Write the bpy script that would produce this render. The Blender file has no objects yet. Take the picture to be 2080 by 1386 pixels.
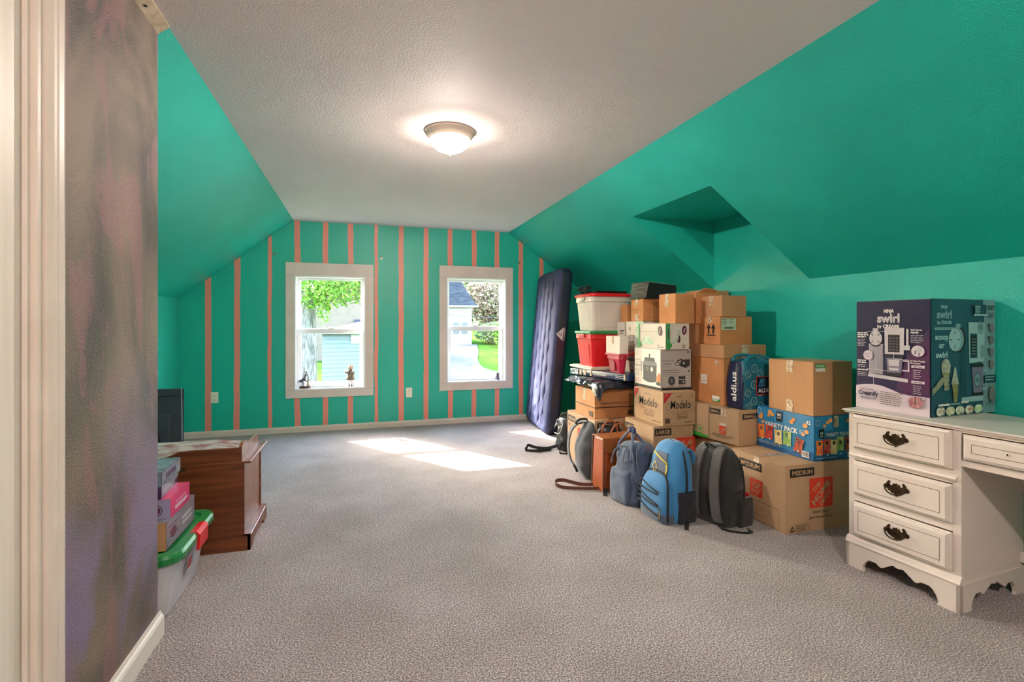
import bpy, bmesh, math, random
from mathutils import Vector, Matrix, noise
from mathutils.geometry import tessellate_polygon

random.seed(11)
PI = math.pi
R = math.radians
scene = bpy.context.scene
COL = scene.collection

# ---------------------------------------------------------------- camera
cam_data = bpy.data.cameras.new('camera')
cam_data.sensor_width = 36.0
cam_data.lens = 17.67
cam_data.shift_y = -0.01587
cam_data.clip_start = 0.05
cam_data.clip_end = 500
cam = bpy.data.objects.new('camera', cam_data)
cam.location = (0, 0, 1.2)
cam.rotation_euler = (R(90), 0, R(-16.7))
COL.objects.link(cam)
scene.camera = cam

# ---------------------------------------------------------------- view, world, sun, lamps
scene.view_settings.view_transform = 'Standard'
scene.view_settings.look = 'None'
scene.view_settings.gamma = 1.0
scene.view_settings.use_curve_mapping = False
scene.view_settings.exposure = 1.33
scene.cycles.max_bounces = 14
scene.cycles.diffuse_bounces = 10
scene.cycles.use_denoising = True
scene.cycles.sample_clamp_indirect = 6.0
SKY_STRENGTH = 2.5
SUN_STRENGTH = 11.0
BOWL_GLOW = 44.0
BULB_WATTS = 44.0
LAMP_COLOR = (1.0, 0.87, 0.78)
CEIL_Z = 2.36

world = bpy.data.worlds.new('sky')
scene.world = world
world.use_nodes = True
wn = world.node_tree.nodes
sky = wn.new('ShaderNodeTexSky')
sky.sky_type = 'NISHITA'
sky.sun_disc = False
sky.sun_elevation = R(33.5)
sky.sun_rotation = R(-34.5)
sky.air_density = 1.2
sky.dust_density = 2.5
world.node_tree.links.new(sky.outputs[0], wn['Background'].inputs[0])
wn['Background'].inputs[1].default_value = SKY_STRENGTH

sun_d = bpy.data.lights.new('sun', 'SUN')
sun_d.energy = SUN_STRENGTH
sun_d.angle = R(0.6)
sun_d.color = (1.0, 0.95, 0.88)
sun = bpy.data.objects.new('sun', sun_d)
sun.rotation_euler = Vector((0.856, -1.245, -1.0)).to_track_quat('-Z', 'Y').to_euler()
sun.location = (-6, 16, 10)
COL.objects.link(sun)

# ---------------------------------------------------------------- helpers: materials
def lin(h):
    h = h.lstrip('#')
    out = []
    for i in (0, 2, 4):
        c = int(h[i:i+2], 16) / 255
        out.append(c/12.92 if c <= 0.04045 else ((c+0.055)/1.055)**2.4)
    return (*out, 1.0)

MATS = {}
def mat(name, color='#888888', rough=0.6, metal=0.0, color2=None, nscale=8.0, ndetail=3.0, bump=0.0, bscale=60.0,
        bdist=0.01, emit=0.0, coat=0.0, stretch=(1, 1, 1), sheen=0.0, spec=0.5, ramp=(0.35, 0.65), bdetail=2.0):
    if name in MATS:
        return MATS[name]
    m = bpy.data.materials.new(name)
    m.use_nodes = True
    nt = m.node_tree
    b = nt.nodes['Principled BSDF']
    b.inputs['Base Color'].default_value = lin(color)
    b.inputs['Roughness'].default_value = rough
    b.inputs['Metallic'].default_value = metal
    b.inputs['Specular IOR Level'].default_value = spec
    b.inputs['Coat Weight'].default_value = coat
    b.inputs['Sheen Weight'].default_value = sheen
    tc = nt.nodes.new('ShaderNodeTexCoord')
    mp = nt.nodes.new('ShaderNodeMapping')
    mp.inputs['Scale'].default_value = stretch
    nt.links.new(tc.outputs['Object'], mp.inputs[0])
    if color2:
        n = nt.nodes.new('ShaderNodeTexNoise')
        n.inputs['Scale'].default_value = nscale
        n.inputs['Detail'].default_value = ndetail
        r = nt.nodes.new('ShaderNodeValToRGB')
        r.color_ramp.elements[0].position = ramp[0]
        r.color_ramp.elements[1].position = ramp[1]
        r.color_ramp.elements[0].color = lin(color)
        r.color_ramp.elements[1].color = lin(color2)
        nt.links.new(mp.outputs[0], n.inputs['Vector'])
        nt.links.new(n.outputs['Fac'], r.inputs[0])
        nt.links.new(r.outputs[0], b.inputs['Base Color'])
    if bump:
        n = nt.nodes.new('ShaderNodeTexNoise')
        n.inputs['Scale'].default_value = bscale
        n.inputs['Detail'].default_value = bdetail
        bp = nt.nodes.new('ShaderNodeBump')
        bp.inputs['Strength'].default_value = bump
        bp.inputs['Distance'].default_value = bdist
        nt.links.new(mp.outputs[0], n.inputs['Vector'])
        nt.links.new(n.outputs['Fac'], bp.inputs['Height'])
        nt.links.new(bp.outputs[0], b.inputs['Normal'])
    if emit:
        b.inputs['Emission Color'].default_value = lin(color)
        b.inputs['Emission Strength'].default_value = emit
    MATS[name] = m
    return m

# ---------------------------------------------------------------- helpers: objects
def tag(o, label=None, cat=None, group=None, kind=None):
    if label: o['label'] = label
    if cat: o['category'] = cat
    if group: o['group'] = group
    if kind: o['kind'] = kind
    return o

def empty(name, loc=(0, 0, 0), rz=0.0, label=None, cat=None, group=None, kind=None, parent=None):
    o = bpy.data.objects.new(name, None)
    o.empty_display_size = 0.05
    o.location = loc
    o.rotation_euler = (0, 0, rz)
    COL.objects.link(o)
    if parent: o.parent = parent
    return tag(o, label, cat, group, kind)

class MB:
    """collects faces with material slots"""
    def __init__(s):
        s.v, s.f, s.m, s.mats, s.sm = [], [], [], [], []
    def slot(s, m):
        if m not in s.mats: s.mats.append(m)
        return s.mats.index(m)
    def add(s, verts, faces, m, smooth=False):
        k = len(s.v); i = s.slot(m)
        s.v += [tuple(p) for p in verts]
        for f in faces:
            s.f.append(tuple(k+j for j in f)); s.m.append(i); s.sm.append(smooth)
        return s
    def box(s, x0, y0, z0, x1, y1, z1, m):
        v = [(x0,y0,z0),(x1,y0,z0),(x1,y1,z0),(x0,y1,z0),(x0,y0,z1),(x1,y0,z1),(x1,y1,z1),(x0,y1,z1)]
        return s.add(v, [(0,3,2,1),(4,5,6,7),(0,1,5,4),(1,2,6,5),(2,3,7,6),(3,0,4,7)], m)
    def frustum(s, a, za, b, zb, m):
        """a, b = (x0,y0,x1,y1) rectangles at heights za, zb"""
        v = [(a[0],a[1],za),(a[2],a[1],za),(a[2],a[3],za),(a[0],a[3],za),(b[0],b[1],zb),(b[2],b[1],zb),(b[2],b[3],zb),(b[0],b[3],zb)]
        return s.add(v, [(0,3,2,1),(4,5,6,7),(0,1,5,4),(1,2,6,5),(2,3,7,6),(3,0,4,7)], m)
    def prism(s, pts, axis, a, b, m):
        """pts: 2-D outline in the two other axes, extruded along axis from a to b"""
        def P(p, w):
            return {'x': (w, p[0], p[1]), 'y': (p[0], w, p[1]), 'z': (p[0], p[1], w)}[axis]
        n = len(pts)
        v = [P(p, a) for p in pts] + [P(p, b) for p in pts]
        tris = tessellate_polygon([[Vector((p[0], p[1], 0)) for p in pts]])
        f = [tuple(t) for t in tris] + [tuple(n+i for i in reversed(t)) for t in tris]
        f += [(i, (i+1) % n, n+(i+1) % n, n+i) for i in range(n)]
        return s.add(v, f, m)
    def lathe(s, prof, cx, cy, m, n=32, smooth=True, z0=0.0):
        v, f = [], []
        for r, z in prof:
            for k in range(n):
                a = 2*PI*k/n
                v.append((cx+r*math.cos(a), cy+r*math.sin(a), z0+z))
        for i in range(len(prof)-1):
            for k in range(n):
                f.append((i*n+k, i*n+(k+1) % n, (i+1)*n+(k+1) % n, (i+1)*n+k))
        f.append(tuple(range(n))[::-1]); f.append(tuple((len(prof)-1)*n+k for k in range(n)))
        return s.add(v, f, m, smooth)
    def tube(s, pts, r, m, n=8, smooth=True, rb=None):
        """round or flat swept tube; r may be a list; rb = second radius (flat strap)"""
        pts = [Vector(p) for p in pts]
        L = len(pts); v, f = [], []
        up = Vector((0, 0, 1))
        prev = None
        for i, p in enumerate(pts):
            t = (pts[min(i+1, L-1)]-pts[max(i-1, 0)]).normalized()
            if prev is None:
                sd = t.cross(up)
                if sd.length < 0.1: sd = t.cross(Vector((1, 0, 0)))
            else:
                sd = prev - t*prev.dot(t)
            sd.normalize(); prev = sd
            nn = sd.cross(t)
            ra = r[i] if isinstance(r, (list, tuple)) else r
            rc = rb if rb else ra
            for k in range(n):
                a = 2*PI*k/n
                v.append(p + sd*math.cos(a)*ra + nn*math.sin(a)*rc)
        for i in range(L-1):
            for k in range(n):
                f.append((i*n+k, i*n+(k+1) % n, (i+1)*n+(k+1) % n, (i+1)*n+k))
        f.append(tuple(range(n))[::-1]); f.append(tuple((L-1)*n+k for k in range(n)))
        return s.add(v, f, m, smooth)
    def strap(s, pts, w, t, m, wdir=(0, 0, 1), smooth=True):
        """flat webbing: width w along wdir (made square to the path), thickness t"""
        pts = [Vector(p) for p in pts]; L = len(pts); v, f = [], []
        for i, p in enumerate(pts):
            tg = (pts[min(i+1, L-1)]-pts[max(i-1, 0)]).normalized()
            wd = Vector(wdir[i] if isinstance(wdir, list) else wdir)
            wd = (wd - tg*wd.dot(tg))
            if wd.length < 1e-3: wd = tg.orthogonal()
            wd.normalize(); nn = tg.cross(wd)
            for a, b in ((-1,-1),(1,-1),(1,1),(-1,1)):
                v.append(p + wd*a*w/2 + nn*b*t/2)
        for i in range(L-1):
            for k in range(4):
                f.append((i*4+k, i*4+(k+1) % 4, (i+1)*4+(k+1) % 4, (i+1)*4+k))
        f += [(3,2,1,0), tuple((L-1)*4+k for k in range(4))]
        return s.add(v, f, m, False)
    def build(s, name, parent=None, bevel=0.0, loc=None, **tags):
        me = bpy.data.meshes.new(name)
        me.from_pydata(s.v, [], s.f)
        for m in s.mats: me.materials.append(m)
        me.polygons.foreach_set('material_index', s.m)
        me.polygons.foreach_set('use_smooth', s.sm)
        bm = bmesh.new(); bm.from_mesh(me)
        bmesh.ops.recalc_face_normals(bm, faces=bm.faces)
        if bevel:
            es = [e for e in bm.edges if len(e.link_faces) == 2 and e.calc_face_angle(0) > 0.6]
            bmesh.ops.bevel(bm, geom=es, offset=bevel, segments=2, affect='EDGES', profile=0.6, clamp_overlap=True)
        bm.to_mesh(me); bm.free()
        me.update()
        o = bpy.data.objects.new(name, me)
        COL.objects.link(o)
        if loc: o.location = loc
        if parent: o.parent = parent
        return tag(o, **tags)

def crom(pts, n=8):
    """Catmull-Rom through the points"""
    P = [Vector(p) for p in pts]
    out = []
    for i in range(len(P)-1):
        p0, p1, p2, p3 = P[max(i-1, 0)], P[i], P[i+1], P[min(i+2, len(P)-1)]
        for k in range(n):
            t = k/n
            out.append(0.5*((2*p1)+(p2-p0)*t+(2*p0-5*p1+4*p2-p3)*t*t+(3*p1-p0-3*p2+p3)*t**3))
    out.append(P[-1])
    return out

def soft(rings, m, n=36, levels=6, wob=0.0, wscale=9.0, mb=None, fold=0.0):
    """a stuffed body: rings of (z, cx, cy, hx, hy, power), smoothly joined"""
    mb = mb or MB()
    pr = crom([Vector(r[:3]) for r in rings], levels)
    sz = crom([Vector(r[3:6]) for r in rings], levels)
    v, f = [], []
    L = len(pr)
    for i in range(L):
        z, cx, cy = pr[i]; hx, hy, p = sz[i]
        hx, hy, p = max(hx, 0.003), max(hy, 0.003), max(p, 1.2)
        for k in range(n):
            a = 2*PI*k/n
            c, s_ = math.cos(a), math.sin(a)
            x = cx + hx*math.copysign(abs(c)**(2/p), c)
            y = cy + hy*math.copysign(abs(s_)**(2/p), s_)
            q = Vector((x, y, z))
            if wob:
                d = noise.noise(q*wscale)*wob + noise.noise(q*wscale*2.7)*wob*0.45
                if fold: d += fold*math.sin(z*70+noise.noise(q*7)*7)*abs(noise.noise(q*5+Vector((3, 1, 2))))
                q += Vector((c, s_, 0))*d
            v.append(q)
    for i in range(L-1):
        for k in range(n):
            f.append((i*n+k, i*n+(k+1) % n, (i+1)*n+(k+1) % n, (i+1)*n+k))
    f.append(tuple(range(n))[::-1]); f.append(tuple((L-1)*n+k for k in range(n)))
    mb.add(v, f, m, True)
    return mb

# ---------------------------------------------------------------- helpers: flat print
_tc = {}
def glyphs(txt, bold=0.0):
    key = (txt, bold)
    if key not in _tc:
        cu = bpy.data.curves.new('lettering', 'FONT')
        cu.body = txt; cu.size = 1.0; cu.offset = bold; cu.resolution_u = 2; cu.fill_mode = 'BOTH' if False else cu.fill_mode
        ob = bpy.data.objects.new('lettering', cu)
        me = ob.to_mesh()
        vs = [(p.co.x, p.co.y) for p in me.vertices]
        fs = [tuple(q.vertices) for q in me.polygons]
        ob.to_mesh_clear()
        bpy.data.objects.remove(ob); bpy.data.curves.remove(cu)
        x0 = min((p[0] for p in vs), default=0); x1 = max((p[0] for p in vs), default=1)
        _tc[key] = (vs, fs, x0, x1)
    return _tc[key]

class Print:
    """flat print on a face: 2-D shapes in metres, thin layers over one another"""
    def __init__(s, w=None, h=None):
        s.mb = MB(); s.z = 0.0005; s.w, s.h = w, h
    def _put(s, pts, faces, m):
        s.mb.add([(p[0], p[1], s.z) for p in pts], faces, m); s.z += 0.00012
    def rect(s, x0, y0, x1, y1, m):
        s._put([(x0,y0),(x1,y0),(x1,y1),(x0,y1)], [(0,1,2,3)], m); return s
    def line(s, x0, y0, x1, y1, w, m):
        d = Vector((x1-x0, y1-y0)); d.normalize(); n = Vector((-d.y, d.x))*w/2
        s._put([(x0-n.x,y0-n.y),(x1-n.x,y1-n.y),(x1+n.x,y1+n.y),(x0+n.x,y0+n.y)], [(0,1,2,3)], m); return s
    def frame(s, x0, y0, x1, y1, w, m):
        s.line(x0,y0,x1,y0,w,m); s.line(x1,y0,x1,y1,w,m); s.line(x1,y1,x0,y1,w,m); s.line(x0,y1,x0,y0,w,m); return s
    def poly(s, pts, m):
        tr = tessellate_polygon([[Vector((p[0], p[1], 0)) for p in pts]])
        s._put(pts, [tuple(t) for t in tr], m); return s
    def disc(s, cx, cy, rx, ry, m, n=20, a0=0.0):
        ca, sa = math.cos(a0), math.sin(a0)
        pts = []
        for k in range(n):
            x, y = rx*math.cos(2*PI*k/n), ry*math.sin(2*PI*k/n)
            pts.append((cx+x*ca-y*sa, cy+x*sa+y*ca))
        s._put(pts, [tuple(range(n))], m); return s
    def ring(s, cx, cy, rx, ry, w, m, n=24):
        o = [(cx+rx*math.cos(2*PI*k/n), cy+ry*math.sin(2*PI*k/n)) for k in range(n)]
        i = [(cx+(rx-w)*math.cos(2*PI*k/n), cy+(ry-w)*math.sin(2*PI*k/n)) for k in range(n)]
        s._put(o+i, [(k, (k+1) % n, n+(k+1) % n, n+k) for k in range(n)], m); return s
    def text(s, t, x, y, h, m, w=None, ang=0.0, anchor='l', bold=0.0, shear=0.0):
        """h = cap height; w = total width (else natural)"""
        vs, fs, x0, x1 = glyphs(t, bold)
        k = h/0.70
        kx = w/(x1-x0) if w else k
        W = (x1-x0)*kx
        ox = {'l': 0, 'c': -W/2, 'r': -W}[anchor]
        ca, sa = math.cos(ang), math.sin(ang)
        pts = []
        for p in vs:
            a, b = (p[0]-x0)*kx+ox+p[1]*k*shear, p[1]*k
            pts.append((x+a*ca-b*sa, y+a*sa+b*ca))
        s._put(pts, fs, m); return s
    def lines(s, x, y, w, n, dy, m, t=0.0022, ragged=0.25, seed=1):
        """rows of print too small to read"""
        rr = random.Random(seed)
        for i in range(n):
            xx = x; end = x+w*(1-rr.random()*ragged)
            while xx < end:
                ww = min(rr.uniform(0.008, 0.02), end-xx)
                s.rect(xx, y-i*dy, xx+ww, y-i*dy+t, m); s.z -= 0.00012
                xx += ww+0.003
        s.z += 0.00012
        return s
    def build(s, parent, origin, xd, yd, name='printed_graphics', **tags):
        xd, yd = Vector(xd).normalized(), Vector(yd).normalized()
        nd = xd.cross(yd); o = Vector(origin)
        s.mb.v = [tuple(o+xd*p[0]+yd*p[1]+nd*p[2]) for p in s.mb.v]
        me = bpy.data.meshes.new(name)
        me.from_pydata(s.mb.v, [], s.mb.f)
        for m in s.mb.mats: me.materials.append(m)
        me.polygons.foreach_set('material_index', s.mb.m)
        me.update()
        ob = bpy.data.objects.new(name, me); COL.objects.link(ob); ob.parent = parent
        return tag(ob, **tags)

def cut(obj, cutter_mb):
    """carve real pockets out of a mesh (the cutter is thrown away)"""
    cme = cutter_mb.build('cutter')
    md = obj.modifiers.new('cut', 'BOOLEAN'); md.object = cme; md.operation = 'DIFFERENCE'; md.solver = 'EXACT'
    bpy.context.view_layer.update()
    dg = bpy.context.evaluated_depsgraph_get()
    new = bpy.data.meshes.new_from_object(obj.evaluated_get(dg))
    obj.modifiers.clear(); old = obj.data; obj.data = new; new.name = old.name
    me = cme.data; bpy.data.objects.remove(cme); bpy.data.meshes.remove(me)
# ---------------------------------------------------------------- materials
def wall_paint(name, color, spots=None, rough=0.34, bump=0.8, bscale=170):
    return mat(name, color, rough=rough, color2=spots, nscale=2.5, bump=bump, bscale=bscale, bdist=0.004, bdetail=3)

TEAL = wall_paint('teal_paint', '#1cb6a4', '#17ae9c')
ceil_m = mat('ceiling_paint', '#eee3e4', rough=0.75, color2='#e8dddf', nscale=1.2, bump=0.35, bscale=140, bdist=0.006, bdetail=4)
beige_m = mat('unpainted_plaster', '#b9a78f', rough=0.85, color2='#9d8d78', nscale=22, bump=0.5, bscale=120, bdist=0.004)
trim_m = mat('trim_paint', '#d6c9bf', rough=0.42, color2='#cfc1b6', nscale=5)
white_m = mat('window_vinyl', '#e6e6e6', rough=0.35)
dark_m = mat('dark_hole', '#0a0a0a', rough=0.9)

def stripes_material():
    m = bpy.data.materials.new('striped_wall_paint'); m.use_nodes = True
    nt = m.node_tree; b = nt.nodes['Principled BSDF']; b.inputs['Roughness'].default_value = 0.38
    L = nt.links.new
    tc = nt.nodes.new('ShaderNodeTexCoord'); sp = nt.nodes.new('ShaderNodeSeparateXYZ')
    L(tc.outputs['Object'], sp.inputs[0])
    # brushed edges wander a little along the height of each stripe
    mp = nt.nodes.new('ShaderNodeMapping'); mp.inputs['Scale'].default_value = (3, 1, 1.6)
    ns = nt.nodes.new('ShaderNodeTexNoise'); ns.inputs['Scale'].default_value = 1.6; ns.inputs['Detail'].default_value = 2
    L(tc.outputs['Object'], mp.inputs[0]); L(mp.outputs[0], ns.inputs['Vector'])
    a = nt.nodes.new('ShaderNodeMath'); a.operation = 'MULTIPLY_ADD'; a.inputs[1].default_value = 0.026; a.inputs[2].default_value = -0.013
    L(ns.outputs['Fac'], a.inputs[0])
    s = nt.nodes.new('ShaderNodeMath'); s.operation = 'ADD'; L(sp.outputs['X'], s.inputs[0]); L(a.outputs[0], s.inputs[1])
    q = nt.nodes.new('ShaderNodeMath'); q.operation = 'MULTIPLY_ADD'; q.inputs[1].default_value = 1/5; q.inputs[2].default_value = 2/5
    L(s.outputs[0], q.inputs[0])
    r = nt.nodes.new('ShaderNodeValToRGB'); cr = r.color_ramp; cr.interpolation = 'CONSTANT'
    xs = [-1.567, -1.297, -0.974, -0.698, -0.400, -0.118, 0.158, 0.439, 0.736, 1.019, 1.314, 1.620, 1.918, 2.201]
    teal, salmon = lin('#0fae96'), lin('#e58a78')
    cr.elements[0].position = 0; cr.elements[0].color = teal
    cr.elements[1].position = (xs[0]-0.028+2)/5; cr.elements[1].color = salmon
    e = cr.elements.new((xs[0]+0.028+2)/5); e.color = teal
    for x in xs[1:]:
        e = cr.elements.new((x-0.028+2)/5); e.color = salmon
        e = cr.elements.new((x+0.028+2)/5); e.color = teal
    L(q.outputs[0], r.inputs[0]); L(r.outputs[0], b.inputs['Base Color'])
    n2 = nt.nodes.new('ShaderNodeTexNoise'); n2.inputs['Scale'].default_value = 150
    bp = nt.nodes.new('ShaderNodeBump'); bp.inputs['Strength'].default_value = 0.3; bp.inputs['Distance'].default_value = 0.004
    L(tc.outputs['Object'], n2.inputs['Vector']); L(n2.outputs['Fac'], bp.inputs['Height']); L(bp.outputs[0], b.inputs['Normal'])
    return m

def chalk_material():
    m = bpy.data.materials.new('chalkboard_paint'); m.use_nodes = True
    nt = m.node_tree; b = nt.nodes['Principled BSDF']; b.inputs['Roughness'].default_value = 0.5
    L = nt.links.new
    tc = nt.nodes.new('ShaderNodeTexCoord')
    def nz(scale, st, dist, det=4):
        mp = nt.nodes.new('ShaderNodeMapping'); mp.inputs['Scale'].default_value = st
        mp.inputs['Rotation'].default_value = (0.7, 0, 0)
        n = nt.nodes.new('ShaderNodeTexNoise'); n.inputs['Scale'].default_value = scale; n.inputs['Detail'].default_value = det
        n.inputs['Distortion'].default_value = dist
        L(tc.outputs['Object'], mp.inputs[0]); L(mp.outputs[0], n.inputs['Vector']); return n
    def ramp(n, a, ca, c, cc):
        r = nt.nodes.new('ShaderNodeValToRGB')
        r.color_ramp.elements[0].position = a; r.color_ramp.elements[0].color = ca
        r.color_ramp.elements[1].position = c; r.color_ramp.elements[1].color = cc
        L(n.outputs['Fac'], r.inputs[0]); return r
    base = ramp(nz(2.2, (1, 1, 0.6), 1.5), 0.3, lin('#3f352f'), 0.66, lin('#7e6c5c'))
    pink = ramp(nz(1.7, (1, 2.2, 0.9), 2.2, 5), 0.52, (0, 0, 0, 1), 0.60, (1, 1, 1, 1))
    purp = ramp(nz(1.2, (1, 1.2, 1), 0.8), 0.46, (0, 0, 0, 1), 0.56, (1, 1, 1, 1))
    sp = nt.nodes.new('ShaderNodeSeparateXYZ'); L(tc.outputs['Object'], sp.inputs[0])
    zr = nt.nodes.new('ShaderNodeMapRange'); zr.inputs[1].default_value = 1.15; zr.inputs[2].default_value = 0.55
    L(sp.outputs['Z'], zr.inputs[0])
    mx = nt.nodes.new('ShaderNodeMix'); mx.data_type = 'RGBA'
    L(base.outputs[0], mx.inputs[6]); mx.inputs[7].default_value = lin('#96616a')
    k = nt.nodes.new('ShaderNodeMath'); k.operation = 'MULTIPLY'; k.inputs[1].default_value = 0.42
    L(pink.outputs[0], k.inputs[0]); L(k.outputs[0], mx.inputs[0])
    mx2 = nt.nodes.new('ShaderNodeMix'); mx2.data_type = 'RGBA'
    L(mx.outputs[2], mx2.inputs[6]); mx2.inputs[7].default_value = lin('#7c6a86')
    k2 = nt.nodes.new('ShaderNodeMath'); k2.operation = 'MULTIPLY'
    L(purp.outputs[0], k2.inputs[0]); L(zr.outputs[0], k2.inputs[1]); L(k2.outputs[0], mx2.inputs[0])
    L(mx2.outputs[2], b.inputs['Base Color'])
    n2 = nt.nodes.new('ShaderNodeTexNoise'); n2.inputs['Scale'].default_value = 190; n2.inputs['Detail'].default_value = 5
    bp = nt.nodes.new('ShaderNodeBump'); bp.inputs['Strength'].default_value = 0.6; bp.inputs['Distance'].default_value = 0.006
    L(tc.outputs['Object'], n2.inputs['Vector']); L(n2.outputs['Fac'], bp.inputs['Height']); L(bp.outputs[0], b.inputs['Normal'])
    return m

def carpet_material():
    m = bpy.data.materials.new('frieze_carpet'); m.use_nodes = True
    nt = m.node_tree; b = nt.nodes['Principled BSDF']; b.inputs['Roughness'].default_value = 0.95
    b.inputs['Specular IOR Level'].default_value = 0.1; b.inputs['Sheen Weight'].default_value = 0.25
    L = nt.links.new
    tc = nt.nodes.new('ShaderNodeTexCoord')
    def nz(s, d=3):
        n = nt.nodes.new('ShaderNodeTexNoise'); n.inputs['Scale'].default_value = s; n.inputs['Detail'].default_value = d
        L(tc.outputs['Object'], n.inputs['Vector']); return n
    r = nt.nodes.new('ShaderNodeValToRGB'); cr = r.color_ramp
    cr.elements[0].position = 0.40; cr.elements[0].color = lin('#2e2827')
    cr.elements[1].position = 0.585; cr.elements[1].color = lin('#f0e6e6')
    e = cr.elements.new(0.5); e.color = lin('#8f8384')
    nc = nz(165, 8); nc.inputs['Roughness'].default_value = 0.8; L(nc.outputs['Fac'], r.inputs[0])
    r2 = nt.nodes.new('ShaderNodeValToRGB')
    r2.color_ramp.elements[0].position = 0.35; r2.color_ramp.elements[0].color = (0.80, 0.78, 0.76, 1)
    r2.color_ramp.elements[1].position = 0.65; r2.color_ramp.elements[1].color = (1, 1, 1, 1)
    L(nz(2.6, 4).outputs['Fac'], r2.inputs[0])
    mx = nt.nodes.new('ShaderNodeMix'); mx.data_type = 'RGBA'; mx.blend_type = 'MULTIPLY'; mx.inputs[0].default_value = 1
    L(r.outputs[0], mx.inputs[6]); L(r2.outputs[0], mx.inputs[7]); L(mx.outputs[2], b.inputs['Base Color'])
    bp = nt.nodes.new('ShaderNodeBump'); bp.inputs['Strength'].default_value = 0.9; bp.inputs['Distance'].default_value = 0.008
    L(nz(240, 4).outputs['Fac'], bp.inputs['Height']); L(bp.outputs[0], b.inputs['Normal'])
    return m

def glass_material():
    m = bpy.data.materials.new('window_glass'); m.use_nodes = True
    nt = m.node_tree; nt.nodes.remove(nt.nodes['Principled BSDF'])
    t = nt.nodes.new('ShaderNodeBsdfTransparent'); g = nt.nodes.new('ShaderNodeBsdfGlossy'); g.inputs['Roughness'].default_value = 0.02
    t.inputs[0].default_value = (0.97, 0.99, 0.985, 1)
    mx = nt.nodes.new('ShaderNodeMixShader')
    mx.inputs[0].default_value = 0.04; nt.links.new(t.outputs[0], mx.inputs[1]); nt.links.new(g.outputs[0], mx.inputs[2])
    nt.links.new(mx.outputs[0], nt.nodes['Material Output'].inputs[0])
    return m
STRIPE, CHALK, CARPET, GLASS = stripes_material(), chalk_material(), carpet_material(), glass_material()

# ---------------------------------------------------------------- room shell
XL, XR, YB, YF = -1.835, 2.95, 6.06, -1.7
CL, CR = -0.718, 1.773
KL, KR = 1.474, 1.517
def roof(x):
    if x < CL: return KL + (x-XL)/(CL-XL)*(CEIL_Z-KL)
    if x > CR: return CEIL_Z - (x-CR)/(XR-CR)*(CEIL_Z-KR)
    return CEIL_Z
S = 'structure'
MB().box(XL-0.1, YF-0.1, -0.12, XR+0.1, YB+0.2, 0, CARPET).build('floor', kind=S)
MB().box(CL-0.04, YF-0.1, CEIL_Z, CR+0.02, YB+0.14, CEIL_Z+0.12, ceil_m).build('ceiling', kind=S)
w = MB()
W1, W2 = (-0.713, 0.468, 0.048, 1.752), (0.986, 0.494, 1.738, 1.775)
w.prism([(XL, 0), (W1[0], 0), (W1[0], CEIL_Z), (CL, CEIL_Z), (XL, KL)], 'y', YB, YB+0.14, STRIPE)
w.prism([(W1[0], 0), (W1[2], 0), (W1[2], W1[1]), (W1[0], W1[1])], 'y', YB, YB+0.14, STRIPE)
w.prism([(W1[0], W1[3]), (W1[2], W1[3]), (W1[2], CEIL_Z), (W1[0], CEIL_Z)], 'y', YB, YB+0.14, STRIPE)
w.prism([(W1[2], 0), (W2[0], 0), (W2[0], CEIL_Z), (W1[2], CEIL_Z)], 'y', YB, YB+0.14, STRIPE)
w.prism([(W2[0], 0), (W2[2], 0), (W2[2], W2[1]), (W2[0], W2[1])], 'y', YB, YB+0.14, STRIPE)
w.prism([(W2[0], W2[3]), (W2[2], W2[3]), (W2[2], CEIL_Z), (W2[0], CEIL_Z)], 'y', YB, YB+0.14, STRIPE)
w.prism([(W2[2], 0), (XR, 0), (XR, KR), (CR, CEIL_Z), (W2[2], CEIL_Z)], 'y', YB, YB+0.14, STRIPE)
w.build('wall_back', kind=S)
MB().box(XL-0.1, YF-0.1, 0, XL, YB+0.14, KL, TEAL).build('wall_left', kind=S)
MB().prism([(XL-0.1, KL), (XL, KL), (CL, CEIL_Z), (CL, CEIL_Z+0.12), (XL-0.1, KL+0.09)], 'y', YF-0.1, YB+0.14, TEAL).build('wall_left_upper', kind=S)
# right knee wall, higher inside the dormer recess
RX, RZ, RY0, RY1 = 2.146, 2.093, 2.720, 3.700
w = MB(); w.box(XR, YF-0.1, 0, XR+0.1, RY0, KR, TEAL); w.box(XR, RY0, 0, XR+0.1, RY1, RZ, TEAL); w.box(XR, RY1, 0, XR+0.1, YB+0.14, KR, TEAL)
w.build('wall_right', kind=S)
w = MB(); slab = [(CR, CEIL_Z), (XR, KR), (XR+0.1, KR), (XR+0.1, KR+0.09), (CR, CEIL_Z+0.14)]
w.prism(slab, 'y', YF-0.1, RY0, TEAL); w.prism(slab, 'y', RY1, YB+0.14, TEAL)
w.prism([(CR, CEIL_Z), (RX, RZ), (RX, RZ+0.12), (CR, CEIL_Z+0.14)], 'y', RY0, RY1, TEAL)
w.box(RX, RY0, RZ, XR+0.1, RY1, RZ+0.1, TEAL)
tri = [(RX, RZ), (XR, KR), (XR+0.1, KR), (XR+0.1, RZ+0.1), (RX, RZ+0.1)]
w.prism(tri, 'y', RY0, RY0+0.002, TEAL); w.prism(tri, 'y', RY1-0.002, RY1, TEAL)
w.build('wall_right_upper', kind=S)
MB().box(XL-0.1, YF-0.1, 0, XR+0.1, YF, CEIL_Z+0.1, mat('far_room_paint', '#cfc6bb', rough=0.6)).build('wall_front', kind=S)

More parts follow.
